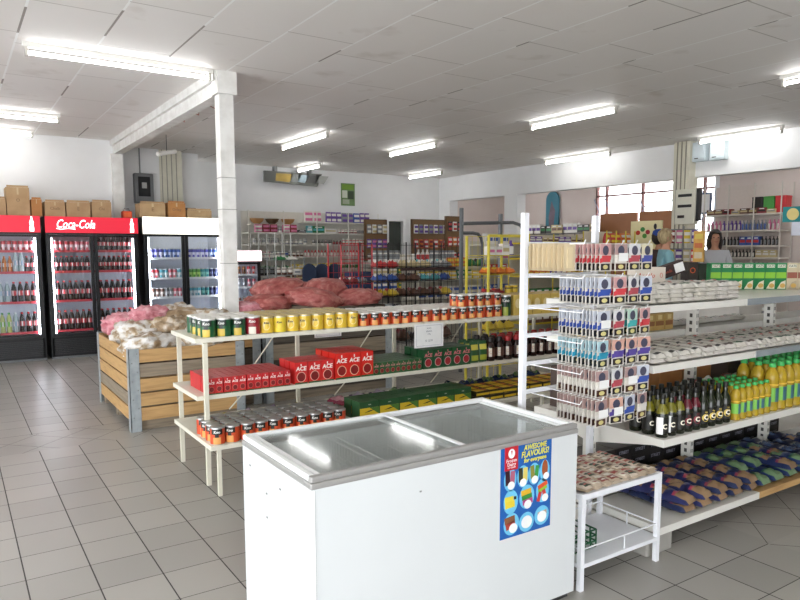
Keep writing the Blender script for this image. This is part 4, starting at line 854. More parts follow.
bpk = MB().box(-.08, .08, -.09, .09, 0, .07, mat('24201f', .45)).box(-.07, .07, -.0915, -.0905, .02, .05, mat('17161a')); bpt = [('carton', bpk.mesh('carton')), ('lettering', text_mesh('STREET', .03, mat('9a9aa8'), at=(0, -.092, .035)))]
for l in range(3): grid_of(bpt, 'dark_carton', 3.2, 14, .165, 2.9, 1, .2, .166+l*.0705, 'black carton with pale lettering, '+('bottom', 'middle', 'upper')[l]+' layer, behind the lowest deck', 'carton', 'black cartons, %s layer' % ('bottom', 'middle', 'upper')[l], rz=0, jr=1, jit=.001)

# ------------------------------------------------------------------ hook display at the end of the right unit
HX0, HX1, HY = 2.455, 3.02, 2.62
HD = thing('hook_display', 'white hook stand hung with small blister packs above the side table', 'display stand', (HX0, HY, 0))
for x in (0, HX1-HX0-.03):
    part('post', MB().box(x, x+.03, 0, .03, 0, 1.835, TW), HD)
    part('foot', MB().box(x+.002, x+.028, .03, .1, 0, .03, TW) , HD)
rows = [1.665, 1.5, 1.335, 1.185, 1.035, .885]
cols = [2.50, 2.66, 2.775, 2.88, 2.98]
for z in rows:
    part('crossbar', MB().box(.03, HX1-HX0-.03, .005, .02, z+.0, z+.022, TW), HD)
    for c in cols: part('hook', MB().tube([(c-HX0, .005, z+.01), (c-HX0, -.36, z+.01), (c-HX0, -.372, z+.03)], .0028, PURE, 5), HD)
CLR = glass_mat('blister', (.93, .94, .94), .12, .15, .12)
def hpack(top, band, base, plain=False):
    w2, h2 = .045, .066; mb = MB(); bk = mat('ddd8cf', .4) if not plain else mat('d9c7a4', .6)
    mb.box(-w2, w2, 0, .0015, -2*h2-.005, 0, bk)
    if plain: mb.box(-.02, .02, -.004, 0, -.12, -.02, mat('e2cfa8', .6)); return [(None, mb.mesh('hanging_pack'))]
    mb.disc(0, -.0015, -.035, .024, .024, mat('4a4a5c', .4), 14, .001).prism([(-w2, -.075), (w2, -.058), (w2, -.08), (-w2, -.097)], -.002, -.0011, mat(band, .4)).box(-w2*.8, w2*.8, -.002, -.0011, -.132, -.1, mat(base, .4)).disc(0, -.0021, -.116, .02, .011, mat('d9cf8c'), 12, .001)
    mb.box(-w2, w2, -.001, 0, -.056, -.004, mat(''.join('%02x' % int(int(top[k:k+2], 16)*.45+214*.55) for k in (0, 2, 4)), .4)) if top else None
    mb.box(-w2*.7, w2*.7, -.007, -.0035, -.092, -.06, mat(band, .4))
    return [(None, mb.mesh('hanging_pack'))]
HK = {'white-red': (hpack('d8d6da', 'b8505a', '1f1d20'), 'white-red'), 'red': (hpack('c8605a', 'd0444a', '241c1c'), 'red'), 'blue': (hpack('b9c4dc', '3a55a8', '1d1f28'), 'blue'), 'cyan': (hpack('7cc4d8', '2c98b8', '20282a'), 'cyan'), 'yellow': (hpack('e0cf8a', '4a55a0', '1d1f20'), 'yellow'), 'orange': (hpack('d8704a', '5a4a9a', '20181a'), 'orange'), 'teal': (hpack('8ac8a8', '48b0b0', '2a3a20'), 'teal'), 'stick': (hpack('', '', '', True), 'wooden stick'), 'brown': (hpack('7a3a30', 'e4e0d8', '4a2a1c'), 'brown')}
plan = [['stick', 'red', 'brown', 'white-red', 'yellow'], ['blue', 'blue', 'red', 'white-red', 'blue'], ['brown', 'blue', 'white-red', 'teal', 'red'], ['white-red', 'cyan', 'orange', 'orange', 'orange'], ['brown', 'brown', 'white-red', 'brown', 'blue'], ['teal', 'brown', 'orange', 'blue', 'brown']]
tiers = ['topmost', 'second', 'third', 'fourth', 'fifth', 'lowest']; pos = ['first', 'second', 'third', 'fourth', 'last']
for ri, z in enumerate(rows):
    for ci, c in enumerate(cols):
        tpl, cn = HK[plan[ri][ci]]; n = 9 if ci == 0 else 11 if ci == 1 else 5
        if ci == 0 and ri: continue
        for q in range(n):
            y = HY-(.355 if tpl is not HK['stick'][0] else .27)+q*(.026 if ci else .034)
            if y > HY-.02: break
            spawn(tpl, 'hanging_pack', (c, y, z+.013), R(random.uniform(-7, 7)), '%s blister pack on the %s hook of the %s row' % (cn, pos[ci], tiers[ri]), 'blister pack', '%s packs, %s hook, %s row' % (cn, pos[ci], tiers[ri]))
    # paper price labels on a few hooks
for ri, ci in ((0, 2), (2, 1), (4, 1), (4, 3), (5, 1), (5, 2)):
    tag(link('price_tag', MB().box(-.035, .035, -.0008, 0, -.02, .02, PAPER).mesh('price_tag'), None, (cols[ci], HY-.372, rows[ri]-.055)), 'small white price tag on the %s hook of the %s row' % (pos[ci], tiers[ri]), 'price tag')

# ------------------------------------------------------------------ goods for the middle and far shelves
GOODS = {}
def good(shape, c1, c2, w=.09, d=.08, h=.14):
    k = (shape, c1, c2, w, d, h)
    if k in GOODS: return GOODS[k]
    a, b_ = mat(c1, .4), mat(c2, .4)
    if shape == 'carton': mb = MB().box(-w/2, w/2, -d/2, d/2, 0, h, a).box(-w*.44, w*.44, -d/2-.001, -d/2-.0002, h*.3, h*.62, b_).box(-w*.3, w*.3, -d/2-.001, -d/2-.0002, h*.74, h*.88, PAPER); sm = False
    elif shape == 'bottle': mb = MB().lathe([(w*.42, 0), (w*.45, .01), (w*.45, h*.6), (w*.3, h*.75), (w*.18, h*.82), (w*.18, h)], a, 12, lambda j, q: b_ if j in (1,) and (q % 180) < 120 else (b_ if j == 5 else a)); sm = True
    elif shape == 'jar': mb = MB().lathe([(w*.42, 0), (w*.45, .01), (w*.45, h*.3), (w*.45, h*.7), (w*.4, h*.8), (w*.43, h*.82), (w*.43, h)], a, 12, lambda j, q: b_ if j in (2, 5, 6) else a); sm = True
    elif shape == 'bag': mb = pouch(w, h, d, c1, c2, c2); sm = True
    else:
        mb = pillow(w, d, h, a, [(.25, .7, .15, .85, b_)], 3, 6, 8, .4); sm = True
    GOODS[k] = mb.mesh({'carton': 'carton', 'bottle': 'bottle', 'jar': 'jar', 'bag': 'pouch'}.get(shape, 'packet'), sm); return GOODS[k]
CN_ = {'c83a3a': 'red', 'e6e2da': 'white', '3a5aa8': 'blue', '2f7a44': 'green', 'e0c23a': 'yellow', '2b2422': 'black', '6b4a3a': 'brown', 'd87aa0': 'pink', '6a4a9a': 'purple', 'd8742c': 'orange', '5ab0b8': 'teal', 'c9b88a': 'beige', '8c8f92': 'grey', '8a2a30': 'maroon'}
KIND = {'carton': ('food_carton', 'carton'), 'bottle': ('household_bottle', 'bottle'), 'jar': ('food_jar', 'jar'), 'bag': ('food_pouch', 'pouch'), 'packet': ('food_packet', 'packet')}
def unit(label, org, rz, W, D, levels, cm, top=None, name='shelf_unit', posts=2, back=False, wire=False, prd=.012):
    t = thing(name, label, 'shelf', org, rz); top = top or levels[-1]
    for i in range(posts):
        x = i*(W/(posts-1))
        for y in (0, D): part('post', MB().tube([(x, y, 0), (x, y, top)], prd, cm, 6), t)
    for z in levels:
        if wire:
            m = MB()
            for k in range(5): m.tube([(.0, D*k/4, z-.006), (W, D*k/4, z-.006)], .004, cm, 4)
            for k in range(int(W/.12)+1): m.tube([(min(W, k*.12), 0, z-.006), (min(W, k*.12), D, z-.006)], .003, cm, 4)
            part('wire_shelf', m, t)
        else: part('shelf', MB().box(0.013, W-.013, 0.013, D-.013, z-.03, z, cm), t)
    if back: part('back_panel', MB().box(0, W, D-.012, D-.002, .05, top, back), t)
    if wire:
        m = MB()
        for k in range(int(W/.09)+1): m.tube([(min(W, k*.09), D+.01, .05), (min(W, k*.09), D+.01, top)], .0028, cm, 4)
        for k in range(int(top/.25)+1): m.tube([(0, D+.01, .05+k*.25), (W, D+.01, .05+k*.25)], .0028, cm, 4)
        part('mesh_back', m, t)
    def put(x, y, z, me, nm, lb, cat, grp, r=0):
        c, s_ = math.cos(rz), math.sin(rz)
        return spawn([(None, me)], nm, (org[0]+x*c-y*s_, org[1]+x*s_+y*c, org[2]+z), rz+R(r), lb, cat, grp)
    return t, put
def fill(put, z, x0, x1, pat, where, D, y=None, rows=1, jr=5, dy=.1):
    """pat: list of (shape, colour, second colour, width, depth, height, how many)"""
    x = x0; i = 0
    while x < x1:
        sh_, c1, c2, w, d, h, n = pat[i % len(pat)]; i += 1; me = good(sh_, c1, c2, w, d, h)
        for k in range(n):
            if x+w > x1: x = x1+1; break
            for j in range(rows):
                lb = '%s %s with %s mark, on %s' % (CN_[c1], sh_, CN_[c2], where)
                put(x+w/2+.004, (y or d/2+.03)+j*(d+.012), z+.001+(h*.3 if sh_ == 'packet' and False else 0), me, KIND[sh_][0], lb, KIND[sh_][1], lb, random.uniform(-jr, jr))
            x += w+.01
# shelf along the back wall
BW, pb = unit('long cream shelf against the back wall with bowls and jars on top', (5.12, 13.66, 0), 0, 3.1, .42, [.3, .6, .95, 1.22, 1.49, 1.75, 2.0], mat('e3e0d6', .5), top=2.45, posts=5, back=mat('dad6cc', .7))
fill(pb, 2.0, .15, 1.1, [('bag', 'd87aa0', 'e6e2da', .16, .1, .16, 1), ('bag', '8a2a30', 'd87aa0', .16, .1, .17, 2), ('jar', 'e6e2da', '8c8f92', .1, .1, .12, 1)], 'back-wall top shelf', .42)
for i, x in enumerate((.28, .62, .98)):
    m = mat('b98a58', .8, bump=.6, scale=60) if i != 1 else mat('6a5238', .8, bump=.6, scale=60)
    w_b = MB().lathe([(.06, 0), (.12, .05), (.15, .11), (.14, .11), (.11, .05), (.05, .015)], m, 20); pb(x, .26, 2.18, w_b.mesh('wicker_bowl', True), 'wicker_bowl', ['tan wicker bowl at the left above the pink bags', 'dark wicker bowl between two tan ones', 'tan wicker bowl with a hump, right of the dark one'][i], 'bowl', None)
link('bowl_ledge', MB().box(.1, 1.2, .15, .38, 2.15, 2.178, mat('e3e0d6', .5)).mesh('bowl_ledge'), BW)
fill(pb, 2.0, 1.12, 1.3, [('carton', '2b2422', '8c8f92', .17, .1, .06, 1)], 'back-wall top shelf', .42)
fill(pb, 2.0, 1.33, 2.05, [('carton', '5ab0b8', 'e6e2da', .12, .1, .15, 1), ('carton', '2f7a44', '5ab0b8', .28, .1, .15, 1), ('carton', 'e6e2da', 'c9b88a', .28, .1, .1, 1)], 'back-wall top shelf', .42)
fill(pb, 2.0, 2.1, 3.0, [('jar', '8a2a30', 'e6e2da', .07, .07, .09, 6), ('jar', '6b4a3a', '8c8f92', .1, .1, .07, 2)], 'back-wall top shelf', .42)
link('upper_ledge', MB().box(1.3, 3.1, .1, .42, 2.22, 2.24, mat('e3e0d6', .5)).mesh('upper_ledge'), BW)
fill(pb, 2.24, 1.33, 1.85, [('bag', 'e6e2da', 'd87aa0', .2, .1, .24, 2)], 'back-wall upper ledge', .42, y=.2)
fill(pb, 2.24, 1.86, 3.05, [('bag', '6a4a9a', 'e6e2da', .12, .1, .23, 3), ('bag', '8c8f92', '6a4a9a', .14, .1, .22, 2), ('bag', '3a5aa8', 'e6e2da', .16, .1, .22, 1)], 'back-wall upper ledge', .42, y=.2)
fill(pb, 1.75, .1, 1.4, [('jar', 'e6e2da', '8c8f92', .09, .09, .12, 6), ('jar', '8c8f92', 'e6e2da', .1, .1, .1, 5)], 'back-wall second shelf', .42)
fill(pb, 1.75, 1.45, 3.0, [('jar', 'e6e2da', '2b2422', .09, .09, .1, 5), ('bottle', '2b2422', '8a2a30', .07, .07, .09, 3), ('jar', 'c83a3a', 'e6e2da', .08, .08, .12, 10)], 'back-wall second shelf', .42)
fill(pb, 1.49, .1, 3.0, [('jar', 'd87aa0', 'e6e2da', .09, .09, .12, 4), ('carton', '8c8f92', '3a5aa8', .12, .09, .11, 3), ('jar', '6b4a3a', 'e6e2da', .08, .08, .12, 4), ('bottle', 'c83a3a', 'e6e2da', .07, .07, .14, 20)], 'back-wall third shelf', .42)
fill(pb, 1.22, .1, 3.0, [('packet', '2f7a44', 'e6e2da', .2, .2, .08, 4), ('carton', 'e0c23a', 'e6e2da', .15, .1, .1, 4), ('jar', '2f7a44', 'e0c23a', .09, .09, .12, 5)], 'back-wall fourth shelf', .42)
fill(pb, .95, .1, 3.0, [('carton', 'e6e2da', '8c8f92', .16, .1, .14, 4), ('bag', 'c9b88a', '6b4a3a', .14, .1, .16, 4)], 'back-wall fifth shelf', .42)
# posters and boards on the back wall
a = aty(341, 183, 14.18); b_ = aty(355, 206, 14.18); t = thing('green_poster', 'green and white farm poster on the back wall', 'poster', (a.x, 14.19, b_.z)); Wp, Hp = b_.x-a.x, a.z-b_.z
part('sheet', MB().box(0, Wp, -.006, 0, 0, Hp, mat('6f8c5a', .5, scale=8, var=.3)), t); part('picture', MB().box(.03, Wp-.03, -.008, -.0065, Hp*.72, Hp*.95, mat('7ba33a')).box(.03, Wp*.45, -.008, -.0065, Hp*.35, Hp*.68, mat('d8dccb')).box(Wp*.5, Wp-.03, -.008, -.0065, Hp*.3, Hp*.66, mat('3a4a34')).box(.04, Wp*.6, -.008, -.0065, .04, Hp*.28, mat('aab49a')), t)
a = aty(276, 171, 14.0); b_ = aty(327, 187, 14.0); t = thing('picture_board', 'long printed board with yellow and grey panels below the ceiling', 'board', (a.x-.1, 14.1, b_.z)); Wp, Hp = b_.x-a.x, a.z-b_.z
part('bracket', MB().box(.1, .16, -.03, .1, Hp-.01, H-b_.z, GREY).box(Wp-.3, Wp-.24, -.03, .1, Hp-.01, H-b_.z, GREY), t)
part('panel', MB().prism([(-.15, .05), (Wp-.12, 0), (Wp, Hp), (-.15, Hp)], -.06, 0, mat('6e6f6a', .6, scale=3, var=.2)), t)
pc = MB(); 
for x0, x1, c in ((.1, .42, 'b89a4a'), (.45, .6, '8b8f8c'), (.62, .78, 'a9bcc6'), (.82, 1.05, '5a5c5a'), (1.06, 1.25, 'b3b5b0')): pc.prism([(x0, .08), (x1, .06), (x1+.12, Hp-.04), (x0+.02, Hp-.04)], -.066, -.061, mat(c, .6, scale=12, var=.3))
part('picture', pc, t)
# brown pegboards
def pegboard(px0, px1, y0, y1, Y, label, cols_, rows_, cc):
    a = aty(px0, y0, Y); b_ = aty(px1, y1, Y); Wp = b_.x-a.x; t = thing('pegboard', label, 'board', (a.x, Y, 0))
    part('panel', MB().box(0, Wp, 0, .02, 0, a.z, mat('8a6a4a', .7)), t); part('frame', MB().box(-.02, 0, -.02, .03, 0, a.z+.02, mat('6e5238')).box(Wp, Wp+.02, -.02, .03, 0, a.z+.02, mat('6e5238')).box(0, Wp, -.02, .03, a.z, a.z+.02, mat('6e5238')), t)
    for j in range(rows_):
        for i in range(cols_):
            c1, c2 = cc[j % len(cc)][i % 2]; z = a.z-.3-j*.33
            link('peg', MB().tube([(Wp*(i+.5)/cols_, 0, z+.2), (Wp*(i+.5)/cols_, -.1, z+.2)], .004, GREY, 4).mesh('peg'), t)
            spawn([(None, good('bag', c1, c2, Wp/cols_*.8, .05, .2))], 'hanging_pouch', (a.x+Wp*(i+.5)/cols_, Y-.06, z), 0, '%s pouch hanging on %s, row %s' % (CN_[c1], label.split(',')[0], ['one', 'two', 'three', 'four', 'five'][j]), 'pouch', '%s pouches on %s, row %s' % (CN_[c1], label.split(',')[0], ['one', 'two', 'three', 'four', 'five'][j]))
pegboard(365, 386, 220, 250, 13.6, 'brown pegboard left of doorway', 4, 4, [[('8c8f92', 'e6e2da'), ('e6e2da', 'c9b88a')], [('6a4a9a', 'e6e2da'), ('6a4a9a', 'd87aa0')], [('6b4a3a', 'e6e2da'), ('8a2a30', 'e6e2da')]])
pegboard(412, 446, 220, 250, 12.9, 'brown pegboard right of doorway', 7, 4, [[('e6e2da', '6a4a9a'), ('8c8f92', '6a4a9a')], [('c83a3a', 'e6e2da'), ('d8742c', '8a2a30')], [('6b4a3a', 'e6e2da'), ('e6e2da', 'c83a3a')]])
pegboard(446, 460, 217, 250, 12.0, 'taller brown pegboard near the side room', 3, 4, [[('2b2422', 'c83a3a'), ('e6e2da', 'c83a3a')], [('c83a3a', 'e6e2da'), ('d8742c', 'e6e2da')]])
# upright navy boards
for i, px in enumerate((303, 317.5, 332)):
    a = aty(px, 262.5, 10.6); b_ = aty(px+13, 262.5, 10.6); W2 = (b_.x-a.x)/2; hgt = a.z-.02
    pts = [(-W2, 0), (W2, 0)]+[(W2*math.cos(R(k*15)), hgt-W2*1.1+W2*1.1*math.sin(R(k*15))) for k in range(13)]
    tag(bevel(link('ironing_board', MB().prism(pts, 0, .05, mat('22304a', .7)).mesh('ironing_board'), None, (a.x+W2, 10.6+.07*i, 0), R(-12)), .012), ['leftmost', 'middle', 'rightmost'][i]+' of three navy round-topped boards standing behind the red sacks', 'board')
a = aty(350, 272, 10.3); tag(link('fabric_panel', MB().box(0, .42, 0, .2, 0, a.z, mat('2c3a5c', .8)).mesh('fabric_panel'), None, (a.x, 10.3, 0)), 'square navy stack beside the round-topped boards, behind the red rack', 'box')
# red wire rack, black wire racks, yellow rack
def at_unit(px0, px1, Y): return aty(px0, 260, Y).x, aty(px1, 260, Y).x
x0, x1 = at_unit(341, 372, 8.7); rk, pr_ = unit('red wire rack with open grid sides behind the red sacks', (x0, 8.7, 0), 0, x1-x0, .4, [.35, .75, 1.15, 1.45], mat('c03038', .4), top=1.72, name='wire_rack', wire=True, prd=.011)
m = MB()
for k in range(4): m.tube([((x1-x0)*k/3, -.01, .05), ((x1-x0)*k/3, -.01, 1.7)], .007, mat('c03038', .4), 5)
for z in (.5, .9, 1.25, 1.5, 1.7): m.tube([(0, -.01, z), (x1-x0, -.01, z)], .005, mat('c03038', .4), 5)
part('front_grid', m, rk)
fill(pr_, 1.15, .03, x1-x0-.03, [('packet', '8a2a30', 'e6e2da', .14, .2, .08, 2), ('packet', '8c8f92', '3a5aa8', .14, .2, .08, 1)], 'the red wire rack', .4)
BLK = mat('2c2a2a', .4)
x0, x1 = at_unit(377, 460, 7.7); Wb = x1-x0
rk, pr_ = unit('black wire grid rack loaded with packets in the middle of the shop', (x0, 7.7, 0), 0, Wb, .45, [.4, .75, 1.02, 1.22, 1.4], BLK, top=1.74, posts=4, name='wire_rack', wire=True, prd=.01)
m = MB()
for k in range(19): m.tube([(Wb*k/18, -.01, .05), (Wb*k/18, -.01, 1.72)], .003, BLK, 4)
for k in range(7): m.tube([(0, -.01, .25*k+.2), (Wb, -.01, .25*k+.2)], .003, BLK, 4)
part('front_grid', m, rk); part('dark_board', MB().box(.35, Wb-.1, -.03, -.015, 1.36, 1.4, mat('3a2422')), rk)
fill(pr_, 1.4, .02, Wb, [('packet', 'c83a3a', 'e6e2da', .17, .22, .09, 2), ('packet', 'c9b88a', 'e6e2da', .17, .22, .09, 3), ('packet', '8c8f92', 'e6e2da', .17, .22, .08, 2)], 'black grid rack, top shelf', .45)
fill(pr_, 1.22, .02, Wb, [('packet', '3a5aa8', 'e6e2da', .17, .22, .09, 2), ('packet', '6b4a3a', '2b2422', .17, .22, .09, 2), ('packet', '5ab0b8', 'e6e2da', .16, .22, .08, 2)], 'black grid rack, second shelf', .45)
fill(pr_, 1.02, .02, Wb, [('packet', 'e0c23a', 'c83a3a', .17, .22, .09, 2), ('packet', '6b4a3a', '8a2a30', .17, .22, .09, 4)], 'black grid rack, third shelf', .45)
fill(pr_, .75, .02, Wb, [('packet', '8a2a30', '6b4a3a', .17, .22, .12, 3), ('packet', '2b2422', '6a4a9a', .17, .22, .1, 2)], 'black grid rack, fourth shelf', .45)
fill(pr_, .4, .02, Wb, [('packet', '6b4a3a', '8a2a30', .17, .22, .14, 3), ('packet', '2b2422', '8c8f92', .17, .22, .1, 2)], 'black grid rack, lowest shelf', .45)
# grey pipe frames
PIPE = mat('6a6c6e', .35, .5)
def frame(Y, post, path, label, post2=None):
    t = thing('pipe_frame', label, 'trolley', (0, Y, 0))
    def P(px, py): v = aty(px, py, Y); return (v.x, 0, v.z)
    a = P(*post[0]); part('post', MB().tube([(a[0], 0, 0), a], .028, PIPE, 8), t)
    q = [P(*v) for v in path]; q.append((q[-1][0], 0, 0)); part('bent_pipe', MB().tube(q, .022, PIPE, 8), t)
    part('lower_bar', MB().tube([(a[0], 0, .3), (q[-1][0], 0, .3)], .02, PIPE, 8), t)
frame(7.2, [(461.5, 208)], [(462, 233), (473, 233), (478, 234), (481, 238), (482.5, 245), (482.5, 260)], 'dark grey bent pipe frame standing left of the yellow rack')
frame(6.7, [(500.5, 214)], [(476, 232), (500, 223), (512, 223), (519, 226), (523, 232), (524, 245)] if False else [(463, 223.5), (485, 223), (513, 222.5), (520, 225), (523, 230), (524, 238), (524, 250)], 'dark grey bent pipe frame standing behind the yellow rack')
x0, x1 = at_unit(488.5, 524, 6.0); Wy = x1-x0; YEL = mat('dccb4a', .4)
rk, pr_ = unit('yellow wire rack with hanging goods behind the orange tins', (x0, 6.0, 0), 0, Wy, .4, [.3, .7, 1.1, 1.36, 1.58], YEL, top=1.8, posts=2, name='wire_rack', wire=True, prd=.018)
part('top_rail', MB().tube([(0, 0, 1.8), (Wy, 0, 1.8)], .018, YEL), rk)
fill(pr_, 1.58, .02, Wy, [('carton', 'e6e2da', 'd87aa0', .1, .08, .1, 2), ('carton', 'e6e2da', 'c9b88a', .1, .08, .13, 1), ('bottle', '6a4a9a', 'e6e2da', .09, .09, .17, 1)], 'yellow wire rack, top shelf', .4)
fill(pr_, 1.36, .02, Wy, [('packet', 'd8742c', 'e0c23a', .14, .2, .07, 3), ('packet', 'e6e2da', '3a5aa8', .14, .2, .07, 1)], 'yellow wire rack, second shelf', .4)
fill(pr_, 1.1, .02, Wy, [('packet', '8a2a30', 'c83a3a', .14, .2, .08, 2), ('jar', '2b2422', 'e0c23a', .09, .09, .12, 2)], 'yellow wire rack, third shelf', .4)
fill(pr_, .7, .02, Wy, [('packet', 'e0c23a', '2b2422', .14, .2, .1, 3)], 'yellow wire rack, fourth shelf', .4)
# white ladder rack near the small fridge
x0, x1 = at_unit(259, 291, 12.3); rk, pr_ = unit('white wire rack with thin rungs behind the small pink-headed fridge', (x0, 12.3, 0), 0, x1-x0, .4, [.4, .8, 1.15, 1.45, 1.75], mat('d8d8d4', .4), top=1.95, posts=3, name='wire_rack', wire=True)
for z, p_, w_n in ((1.45, [('jar', '8c8f92', 'e6e2da', .1, .1, .12, 3), ('jar', '6b4a3a', 'e6e2da', .1, .1, .14, 2)], 'white rung rack, second shelf'), (1.15, [('jar', '2b2422', '8c8f92', .1, .1, .15, 3), ('jar', 'e6e2da', '8c8f92', .1, .1, .14, 2)], 'white rung rack, third shelf'), (.8, [('jar', '8c8f92', '2b2422', .1, .1, .15, 3)], 'white rung rack, fourth shelf')): fill(pr_, z, .02, x1-x0, p_, w_n, .4)
x0, x1 = at_unit(276, 304, 11.2); rk, pr_ = unit('grey low rack with green packets left of the navy boards', (x0, 11.2, 0), 0, x1-x0, .4, [.5, .9, 1.2, 1.45], mat('9a9c9a', .4), top=1.5, name='wire_rack', wire=True)
fill(pr_, 1.45, .02, x1-x0, [('packet', '2f7a44', 'e6e2da', .2, .22, .07, 1), ('packet', 'e6e2da', '2f7a44', .2, .22, .07, 1)], 'grey low rack, top', .4)
fill(pr_, 1.2, .02, x1-x0, [('jar', '6b4a3a', 'e6e2da', .1, .1, .13, 3), ('carton', 'e6e2da', '8c8f92', .12, .1, .1, 1)], 'grey low rack, second shelf', .4)
fill(pr_, .9, .02, x1-x0, [('jar', '8c8f92', 'e6e2da', .1, .1, .15, 6)], 'grey low rack, third shelf', .4)
# long aisles in the distance
def aisle(px0, px1, Y, levels, label, pats, wname, top=None, cm=None):
    x0, x1 = at_unit(px0, px1, Y); rk, pp = unit(label, (x0, Y, 0), 0, x1-x0, .5, levels, cm or mat('d8d4c8', .5), top=top, posts=4, back=mat('cfcabd', .7))
    tn = ['lowest', 'low', 'lower-middle', 'middle', 'upper', 'top']
    for i, z in enumerate(levels): fill(pp, z, .03, x1-x0-.02, pats[i % len(pats)], wname+', '+tn[i]+' tier', .5)
aisle(373, 460, 11.5, [.4, .8, 1.12, 1.38], 'cream aisle shelf with white tubs on top before the doorway', [[('packet', '2b2422', '8c8f92', .22, .2, .14, 3), ('bag', '3a5aa8', 'e6e2da', .18, .1, .2, 3)], [('bag', '3a5aa8', 'e6e2da', .18, .1, .2, 3), ('bag', 'e0c23a', '2f7a44', .18, .1, .18, 3)], [('bag', 'c9b88a', 'e6e2da', .18, .1, .17, 3), ('bag', '2f7a44', 'e0c23a', .16, .1, .15, 4)], [('jar', 'e6e2da', '8c8f92', .12, .12, .24, 5), ('jar', 'c9b88a', 'e6e2da', .12, .12, .17, 3), ('bottle', 'e6e2da', 'c83a3a', .1, .1, .26, 3)]], 'aisle before the doorway', 1.4)
aisle(418, 490, 9.6, [.4, .8, 1.12, 1.34], 'cream aisle shelf with yellow and green packets behind the pipe frame', [[('packet', '6b4a3a', '8a2a30', .22, .2, .14, 3)], [('bag', 'e6e2da', '3a5aa8', .18, .1, .2, 3)], [('bag', 'e0c23a', 'e6e2da', .16, .1, .14, 5), ('bag', '2f7a44', 'e6e2da', .16, .1, .16, 2)], [('packet', 'e6e2da', '5ab0b8', .2, .2, .12, 3), ('bag', 'd8742c', 'e0c23a', .14, .1, .16, 3), ('packet', '2f7a44', '2b2422', .2, .2, .12, 2)]], 'aisle behind the pipe frame', 1.36)
aisle(486, 530, 9.9, [.4, .8, 1.2, 1.48, 1.74], 'cream aisle shelf with boxes behind the yellow rack', [[('carton', 'e6e2da', '3a5aa8', .16, .12, .2, 3)], [('carton', '3a5aa8', 'e6e2da', .14, .12, .18, 3)], [('carton', 'c83a3a', 'e0c23a', .12, .1, .16, 4), ('carton', 'e6e2da', '2f7a44', .12, .1, .16, 3)], [('carton', 'e6e2da', 'd87aa0', .12, .1, .18, 3), ('carton', 'd87aa0', 'e6e2da', .12, .1, .16, 2)]], 'aisle behind the yellow rack', 1.8)
YR = mat('d8c23c', .5)
aisle(529, 598, 8.4, [.4, .8, 1.2, 1.5, 1.76], 'shelf with yellow rails behind the hook stand', [[('carton', '6b4a3a', 'e6e2da', .16, .12, .18, 3)], [('carton', '2f7a44', 'e6e2da', .16, .12, .18, 3)], [('bag', 'd8742c', 'e0c23a', .12, .1, .17, 4), ('bag', '6a4a9a', 'e6e2da', .12, .1, .17, 3)], [('carton', 'c83a3a', 'e0c23a', .12, .1, .14, 4), ('carton', '6b4a3a', 'c9b88a', .1, .1, .12, 4)], [('carton', '6a4a9a', 'e6e2da', .14, .1, .1, 2), ('carton', 'c9b88a', '6b4a3a', .12, .1, .08, 3)]], 'shelf with yellow rails', 1.9, YR)
aisle(606, 634, 7.6, [.4, .9, 1.4, 1.74], 'short shelf with yellow rail and red goods behind the hook stand', [[('bag', 'c83a3a', 'e0c23a', .12, .1, .17, 3)], [('bag', 'c83a3a', 'e0c23a', .12, .1, .17, 3), ('bag', 'd8742c', 'e6e2da', .12, .1, .17, 2)]], 'short yellow-railed shelf', 1.95, YR)

# side room: wall cabinet, arched picture, shelves
def on_x(px, py, X): return atx(px, py, X)
a = atx(546, 192, 14.1); b_ = atx(558, 222, 14.1)
t = thing('arched_picture', 'teal arched picture standing against the side-room wall', 'picture', (14.15, a.y, 1.9), -math.pi/2); Wp = a.y-b_.y; top = a.z-1.9
arc = [(0, 0), (Wp, 0)]+[(Wp/2+Wp/2*math.cos(R(k*15)), top-Wp/2+Wp/2*math.sin(R(k*15))) for k in range(13)]
part('panel', MB().prism(arc, -.04, 0, mat('3f8296', .5, scale=3, var=.25)), t)
part('picture', MB().prism([(Wp*.3, top*.1), (Wp*.6, top*.2), (Wp*.75, top*.6), (Wp*.45, top*.8), (Wp*.25, top*.5)], -.046, -.041, mat('7d6f7c', .5, scale=9, var=.4)), t)
t = thing('wall_cabinet', 'white wall unit with a printed panel seen in the opening left of the pier', 'cabinet', (14.1, atx(470, 210, 14.1).y, 1.72), -math.pi/2)
part('cabinet', MB().box(0, 1.6, -.35, 0, .35, 1.0, mat('c9beb2', .6)), t); part('panel', MB().box(.7, 1.35, -.36, -.352, .42, .95, PAPER), t); part('shelf', MB().box(-.5, 2.0, -.35, 0, .2, .25, mat('d8cfc4', .6)), t)
def unit_x(label, X, Y, W, D, levels, pats, wname, cm, top=None, back=None):
    rk, pp = unit(label, (X, Y, 0), -math.pi/2, W, D, levels, cm, top=top, posts=4, back=back)
    tn = ['lowest', 'low', 'lower-middle', 'middle', 'upper-middle', 'upper', 'top']
    for i, z in enumerate(levels):
        if pats[i]: fill(pp, z, .03, W-.02, pats[i], wname+', '+tn[i]+' tier', D)
CRM = mat('dcd6cc', .5)
unit_x('dark shelf of groceries along the side-room wall left of the windows', 13.6, 15.3, 3.4, .45, [.6, 1.1, 1.55, 2.08], [None, None, [('carton', 'e6e2da', '8c8f92', .2, .12, .2, 3), ('carton', '6b4a3a', 'e6e2da', .2, .12, .2, 3)], [('carton', '2b2422', '2f7a44', .2, .12, .2, 2), ('carton', 'c9b88a', '6b4a3a', .2, .12, .22, 2), ('carton', 'e6e2da', '6a4a9a', .16, .12, .25, 3)]], 'side-room grocery shelf', mat('6c665e', .5), 2.2)
